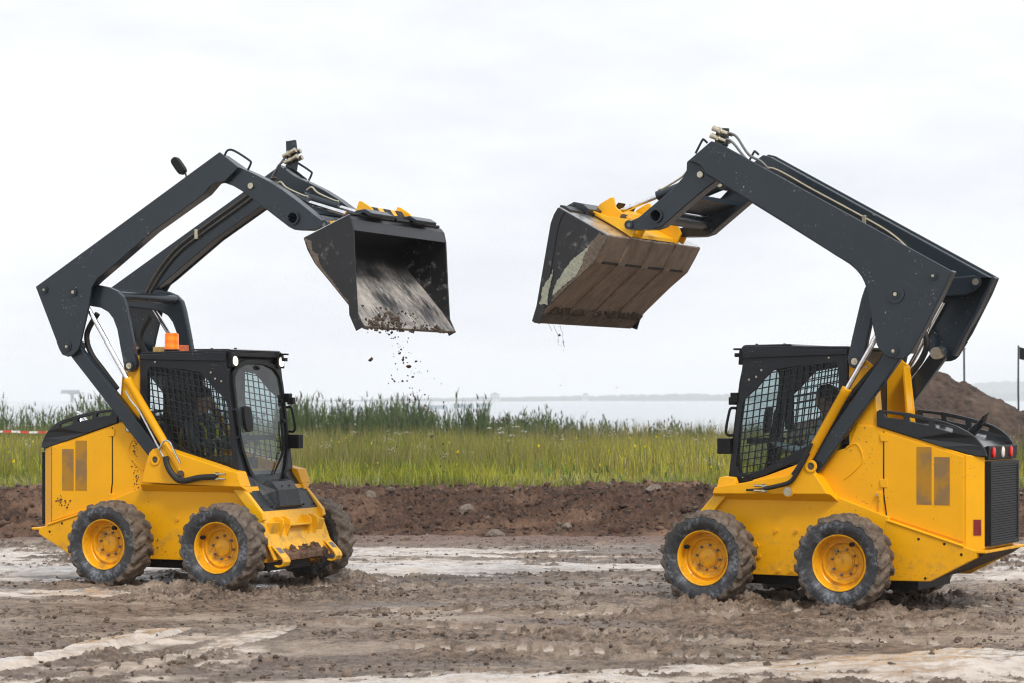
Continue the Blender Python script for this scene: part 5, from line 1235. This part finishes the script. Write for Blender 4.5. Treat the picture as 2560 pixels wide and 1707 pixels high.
# cream plumes and white umbels one can point at
def plume(x, y, h, label, col, seed, kind):
    rg = np.random.default_rng(seed); P_ = []; c0 = np.array([x, y, float(field_z(np.array([x]), np.array([y]))[0])])
    st = []
    if kind == 'plume':
        for k in range(7):
            a = rg.uniform(0, 2 * PI); top = np.array([math.cos(a) * .16, math.sin(a) * .10, h * rg.uniform(.8, 1.05)]); st.append(top)
    else:
        for k in range(9): st.append(np.array([rg.normal(0, .12), rg.normal(0, .1), h * rg.uniform(.75, 1.1)]))
    bm = B()
    for tpt in st:
        tube(bm, [(0, 0, 0), tuple(tpt * np.array([.3, .3, .55])), tuple(tpt)], [.006, .005, .004], 5)
    o = obj('flower_stem', bm, 'stemgreen', fl=False); o.location = c0
    V, F = [], []; bms = []
    for tpt in st:
        bm = B(); bms.append(bm)
        for _ in range(26):
            if kind == 'plume': q = rg.random(); p = tpt * (.72 + .28 * q) + np.array([tpt[0] * .9 * q * q, tpt[1] * q * q, -.12 * q * q]) + rg.normal(0, .014, 3)
            else: p = tpt + np.array([rg.normal(0, .032), rg.normal(0, .032), rg.normal(0, .008)])
            r = rg.uniform(.008, .016); d = [Vector(rg.normal(0, 1, 3)).normalized() * r for _ in range(3)]
            bm.faces.new([bm.verts.new(Vector(p) + e) for e in d])
    for bm in bms: obj('flower_head', bm, col, o, fl=False)['kind'] = 'stuff'
    o.name = 'grass_plume' if kind == 'plume' else 'umbel_weed'; tag(o, label, 'weed', 'pale flowering weeds in the grass'); return o
simple('stemgreen', (.10, .13, .03), .7); simple('cream', (.50, .46, .30), .8); simple('umbel', (.72, .73, .68), .8)
def gx(px, Y): return (px * 1.08844 - 1280) / FPX * Y
plume(gx(1310, 36.4), 36.4, .34, 'drooping cream grass plume at the foot of the grass, mid field edge', 'cream', 1, 'plume')
plume(gx(1640, 38.5), 38.5, .62, 'tall cream plume in the grass just left of the right-hand cab', 'cream', 2, 'plume')
plume(gx(1155, 44), 44, .95, 'tall weed with white flower heads in the centre of the field', 'umbel', 3, 'umbel')
plume(gx(1030, 40), 40, .42, 'low cream plume in the grass below the open bucket', 'cream', 4, 'plume')
plume(gx(1535, 55), 55, 1.0, 'pale umbel weed near the top of the grass, left of the right-hand cab', 'umbel', 5, 'umbel')
# reeds along the water
parts = []
def reeds(n, x0, x1, y0, y1, hmin, hmax, thr, seed, dark=1.0):
    y = RNG.uniform(y0, y1, n); x = RNG.uniform(x0, x1, n) * y / FPX; z = field_z(x, y) - 1.2 * sstep(103, 110, y) * (y > 103)
    d = .9 * fbm(x, y, .30, 3, seed, ay=.4) + .5 * fbm(x, y, 1.1, 2, seed + 1, ay=.4); ok = d > thr; x, y, z, d = x[ok], y[ok], z[ok], d[ok]; n = len(x)
    h = (hmin + (hmax - hmin) * np.clip(.35 + 1.3 * d + RNG.normal(0, .2, n), 0, 1.2))
    c = colmix(RNG.random(n), [(.045, .080, .036), (.085, .135, .050), (.14, .175, .055)]) * dark
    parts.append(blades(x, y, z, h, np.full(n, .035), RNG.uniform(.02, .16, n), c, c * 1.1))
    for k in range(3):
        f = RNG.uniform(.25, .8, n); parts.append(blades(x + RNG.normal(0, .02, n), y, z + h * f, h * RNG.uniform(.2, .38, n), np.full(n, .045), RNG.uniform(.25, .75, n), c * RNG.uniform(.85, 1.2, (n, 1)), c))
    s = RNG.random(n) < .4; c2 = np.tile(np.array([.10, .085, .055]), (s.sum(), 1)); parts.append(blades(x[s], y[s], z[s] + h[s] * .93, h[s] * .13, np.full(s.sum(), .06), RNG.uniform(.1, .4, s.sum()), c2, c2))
reeds(3400, -590, -60, 78, 98, .45, 1.70, .02, 200)
reeds(900, -60, 180, 80, 99, .5, 1.35, .0, 210)
reeds(420, 180, 480, 80, 99, .35, 1.0, .02, 212)
reeds(160, 480, 640, 84, 99, .4, .95, .0, 215)
reeds(2700, -2000, -930, 74, 97, .5, 1.70, .02, 220)
reeds(700, -930, -560, 80, 98, .8, 1.4, .0, 225)
reeds(620, 1080, 1950, 72, 95, .6, 1.0, .05, 230)
V, F, C = join(parts); g = tri_mesh('reeds', V, F, 'blade', C); tag(g, 'dark green reeds standing along the edge of the water', 'reeds', kind='stuff')

# ------------------------------------------------------------------ water and the far shore
def water_mat():
    m, nt, b = newmat('water'); b.inputs['Base Color'].default_value = (.30, .34, .38, 1); setv(b, .12, 0, 1.33)
    bump(nt, b, noise(nt, .35, 6, .6, mapped(nt, objco(nt), (1, .4, 1))), .12, .2); M['water'] = m
water_mat()
bm = B(); vs = [bm.verts.new(p) for p in ((-2500, 100, -.25), (2500, 100, -.25), (2500, 5300, -.25), (-2500, 5300, -.25))]; bm.faces.new(vs); struct(obj('water', bm, 'water', fl=False))
soil('shore', (.03, .045, .03), (.05, .07, .04), (.08, .09, .06), sc=.02)
def shore(name, x0, x1, y, hfun, seed, label, mat='shore', thick=160, kind='stuff'):
    X = np.linspace(x0, x1, 700); hs = hfun(X); rows_ = [(0, -1), (0, 1), (.08, .8), (.3, 1.0), (1, .9), (1, -1)]
    Xg_ = np.tile(X, (len(rows_), 1)); Yg_ = np.array([y + thick * r for r, _ in rows_])[:, None] + 0 * Xg_; Zg_ = np.array([-1.0 if k < 0 else k for _, k in rows_])[:, None] * 1.0
    Zg_ = np.where(np.array([k for _, k in rows_])[:, None] < 0, -1.0, np.array([max(k, 0) for _, k in rows_])[:, None] * hs[None] * (.7 + .3 * RNG.random((len(rows_), len(X)))))
    Zg_[1] = hs * .12
    o = grid_mesh(name, Xg_, Yg_, Zg_, mat, smooth=False)
    if label: tag(o, label, 'far woods', kind=kind)
    else: struct(o)
    return o
nz = lambda X, f, s: perlin(X * f, X * 0 + .37, s)
shore('far_woods', -270, 1700, 4200, lambda X: 3.6 + np.clip((X + 270) / 60, 0, 7.5) + 2.4 * nz(X, .028, 3) + 1.5 * nz(X, .12, 4) + np.clip((X - 110) / 90, 0, 5.0), 1, 'pale strip of wooded shore on the far side of the water')
shore('low_shore', -560, 50, 3400, lambda X: 1.6 + 1.4 * np.abs(nz(X, .03, 6)) + .5 * nz(X, .2, 7), 2, None)
shore('hills', 560, 2200, 5000, lambda X: 2 + 44 * sstep(600, 1150, X) + 8 * nz(X, .005, 9) + 1.5 * nz(X, .05, 8), 3, None, thick=250)
simple('pale_wall', (.42, .44, .45), .8); simple('grey_wall', (.20, .23, .25), .8); simple('roof_grey', (.12, .13, .14), .8)
def building(px, py, w, h, d, Y, label, wall='grey_wall', gable=False):
    x, y, z = at(px, py, Y); root = empty('distant_building', (x, y, -.3)); tag(root, label, 'building', 'distant buildings across the water')
    hh = h; bm = B(); box(bm, -w / 2, w / 2, 0, d, 0, hh); obj('wall', bm, wall, root, fl=False)
    bm = B()
    if gable: prism(bm, [(-w / 2 - .3, hh), (w / 2 + .3, hh), (0, hh + w * .22)], -.3, d + .3)
    else: box(bm, -w / 2 - .4, w / 2 + .4, -.4, d + .4, hh, hh + .5)
    rf = obj('roof', bm, 'roof_grey', root, fl=False)
    bm = B()
    for k in range(max(2, int(w / 4))): c = -w / 2 + (k + .5) * w / max(2, int(w / 4)); box(bm, c - .8, c + .8, -.06, .02, hh * .35, hh * .7)
    obj('window_row', bm, 'roof_grey', root, fl=False)
PB = [(741, 1038, 14, 58), (770, 1036, 14, 40), (842, 1030, 9, 46), (900, 1029, 8, 60), (968, 1026, 8, 52), (1032, 1022, 8, 50), (1090, 1020, 7, 66), (1160, 1017, 7, 62), (1212, 1015, 7, 40)]
for k, (px, py, hp, wp) in enumerate(PB):
    Y = FPX * (CAMH + .2) / (py - HOR); x = (px - 1280) / FPX * Y; sc_ = Y / FPX
    bm = B(); box(bm, -wp * sc_ * .4, wp * sc_ * .4, 0, .8, -.3, hp * sc_ - .2); box(bm, -wp * sc_ * .42, wp * sc_ * .42, -.1, .9, hp * sc_ - .2, hp * sc_ - .12)
    o = obj('pontoon', bm, 'pontoon', fl=False); o.location = (x, Y, 0); tag(o, {0: 'grey floating block on the water, nearest and leftmost of the row', 1: 'second grey floating block of the row, beside the leftmost one', 8: 'farthest and rightmost grey floating block of the row'}.get(k, 'pale grey floating block in the middle of the row behind the reeds'), 'pontoon', 'floating blocks in a row on the water')
building(1237, 1010, 13, 9.4, 16, 3100, 'small pale house on the far shore in the middle of the horizon', 'pale_wall', True)
building(1464, 1003, 9, 10, 11, 3300, 'tiny white house on the far shore left of the right-hand cab', 'pale_wall', True)
# offshore platform far out on the left
x, y, z = at(180, 1020, 2000); root = empty('offshore_platform', (x, y, -.3)); tag(root, 'faint platform on a stem far out on the water, above the left rear hood', 'platform')
bm = B(); box(bm, -9, 9, -6, 6, 7.6, 8.4); box(bm, -8.5, 6, -4, 4, 8.4, 10.6); obj('deck', bm, 'grey_wall', root, fl=False)
bm = B(); prism(bm, [(-1, -2), (1, -2), (.7, 6.4), (4, 7.6), (-4, 7.6), (-.7, 6.4)], -2, 2); obj('column', bm, 'grey_wall', root, fl=False)
# barrier tape on the left, with its stakes
simple('tape_white', (.80, .80, .82), .35); simple('tape_red', (.72, .05, .04), .35); simple('stake', (.05, .05, .055), .6)
root = empty('barrier_tape', (at(-60, 1078, 55)[0], 55, 0)); tag(root, 'red and white striped barrier tape stretched in front of the reeds on the left', 'barrier tape')
for par, nm in ((0, 'white_stripe'), (1, 'red_stripe')):
    bm = B()
    for k in range(24):
        if k % 2 != par: continue
        x0, x1 = k * .21, (k + 1) * .21
        z0 = 1.085 - .05 * math.sin(PI * x0 / 5.04) + .006 * math.sin(9 * x0); z1 = 1.085 - .05 * math.sin(PI * x1 / 5.04) + .006 * math.sin(9 * x1)
        prism(bm, [(x0, z0 - .024), (x1, z1 - .024), (x1, z1 + .024), (x0, z0 + .024)], -.002 + .01 * math.sin(3 * x0), .002 + .01 * math.sin(3 * x0))
    obj(nm, bm, 'tape_white' if par == 0 else 'tape_red', root, fl=False)
for k, xx in enumerate((at(-70, 1078, 55)[0], at(465, 1078, 55)[0])):
    bm = B(); tube(bm, [(0, 0, 0), (.01, 0, .6), (0, 0, 1.22)], [.018, .017, .015], 8); o = obj('stake', bm, 'stake', fl=False); o.location = (xx, 55, 0.02)
    tag(o, ('thin stake holding the left end of the barrier tape', 'thin stake holding the barrier tape, hidden behind the loader with the beacon')[k], 'stake')
# thin poles and the black flag by the heap
x, y, z = at(2410, 870, 52); h = z - .1
bm = B(); tube(bm, [(0, 0, 0), (.01, 0, h * .5), (0, 0, h)], .022, 8); prism(bm, [(-.03, h - .02), (.03, h - .02), (.03, h + .01), (-.03, h + .01)], -.03, .03)
o = obj('pole', bm, 'stake', fl=False); o.location = (x, y, .1); tag(o, 'thin bare black pole rising from behind the earth heap', 'pole')
x, y, z = at(2546, 862, 50); h = z - .15; root = empty('flag_pole', (x, y, .15)); tag(root, 'black flag on a thin pole at the right edge, beside the earth heap', 'flag')
bm = B(); tube(bm, [(0, 0, 0), (.012, 0, h * .33), (-.004, 0, h * .66), (0, 0, h)], [.024, .022, .021, .018], 8); obj('pole', bm, 'stake', root, fl=False)
bm = B(); n_ = 14
top = [[bm.verts.new((.02 + .55 * k / n_, .05 * math.sin(k * .8) * k / n_, h - .03 - dz - .02 * math.sin(k * .7) - .04 * k / n_)) for k in range(n_ + 1)] for dz in (0, .13, .26)]
for a, b in zip(top, top[1:]):
    for k in range(n_): bm.faces.new((a[k], a[k + 1], b[k + 1], b[k]))
obj('flag_cloth', bm, 'black', root, fl=False, smooth=True)

# ------------------------------------------------------------------ air, light, sky, camera
bm = B(); box(bm, -2600, 2600, -60, 5600, -2.2, 64); hz = obj('haze', bm, 'black', fl=False); hz['kind'] = 'stuff'
m = bpy.data.materials.new('haze'); m.use_nodes = True; nt = m.node_tree; nt.nodes.clear(); out = N(nt, 'ShaderNodeOutputMaterial'); pv = N(nt, 'ShaderNodeVolumePrincipled')
pv.inputs['Color'].default_value = (.98, .99, 1.0, 1); pv.inputs['Density'].default_value = HAZE; pv.inputs['Anisotropy'].default_value = .0
nt.links.new(pv.outputs[0], out.inputs['Volume']); hz.data.materials.clear(); hz.data.materials.append(m)
if HAZE <= 0: bpy.data.objects.remove(hz)

w = bpy.data.worlds.new('World'); SC.world = w; w.use_nodes = True; nt = w.node_tree; nt.nodes.clear()
out = N(nt, 'ShaderNodeOutputWorld'); bg = N(nt, 'ShaderNodeBackground'); bg.inputs['Strength'].default_value = .1
sky = N(nt, 'ShaderNodeTexSky', sky_type='NISHITA'); sky.sun_disc = False
AZ, EL = R(153), R(50)      # compass bearing (from +Y, clockwise) and height of the brightest part of the cloud
sky.sun_elevation = EL; sky.sun_rotation = AZ; sky.dust_density = 2.5
co = N(nt, 'ShaderNodeTexCoord').outputs['Generated']
mp = mapped(nt, co, (1.0, 1.0, 3.2))
c1 = noise(nt, 2.6, 6, .55, mp, .3); c2 = noise(nt, 7.5, 5, .6, mp)
cl = math_(nt, 'ADD', math_(nt, 'MULTIPLY', c1, .7), math_(nt, 'MULTIPLY', c2, .3))
cloud = mixc(nt, ramp(nt, cl, .36, .58), (7.25, 7.45, 7.95), (8.85, 9.0, 9.2))
fin = mixc(nt, .95, sky.outputs[0], cloud)      # closed overcast over the clear sky
nt.links.new(fin, bg.inputs[0]); nt.links.new(bg.outputs[0], out.inputs[0])
sl = bpy.data.lights.new('Sun', 'SUN'); sl.energy = 2.0; sl.angle = R(13); sl.color = (1, .965, .91)
so = bpy.data.objects.new('Sun', sl); COL.objects.link(so); so.location = (0, 0, 30)
dirn = Vector((math.sin(AZ) * math.cos(EL), math.cos(AZ) * math.cos(EL), math.sin(EL))); so.rotation_euler = dirn.to_track_quat('Z', 'Y').to_euler()

cam = bpy.data.cameras.new('Camera'); co_ = bpy.data.objects.new('Camera', cam); COL.objects.link(co_)
co_.location = (0, 0, CAMH); co_.rotation_euler = (R(90), 0, 0)
cam.sensor_width = 36; cam.lens = FPX / 2560 * 36; cam.shift_y = (HOR - 853.5) / 2560; cam.clip_end = 9000; cam.clip_start = .3
cam.dof.use_dof = True; cam.dof.focus_distance = 21.5; cam.dof.aperture_fstop = 4.2
SC.camera = co_
SC.view_settings.view_transform = 'Standard'; SC.view_settings.look = 'None'; SC.view_settings.gamma = 1; SC.view_settings.exposure = EXPO
cy = SC.cycles; cy.max_bounces = 6; cy.diffuse_bounces = 3; cy.glossy_bounces = 3; cy.transmission_bounces = 4; cy.transparent_max_bounces = 8; cy.volume_bounces = 2
cy.use_denoising = True; cy.filter_width = 1.15; cy.sample_clamp_indirect = 6
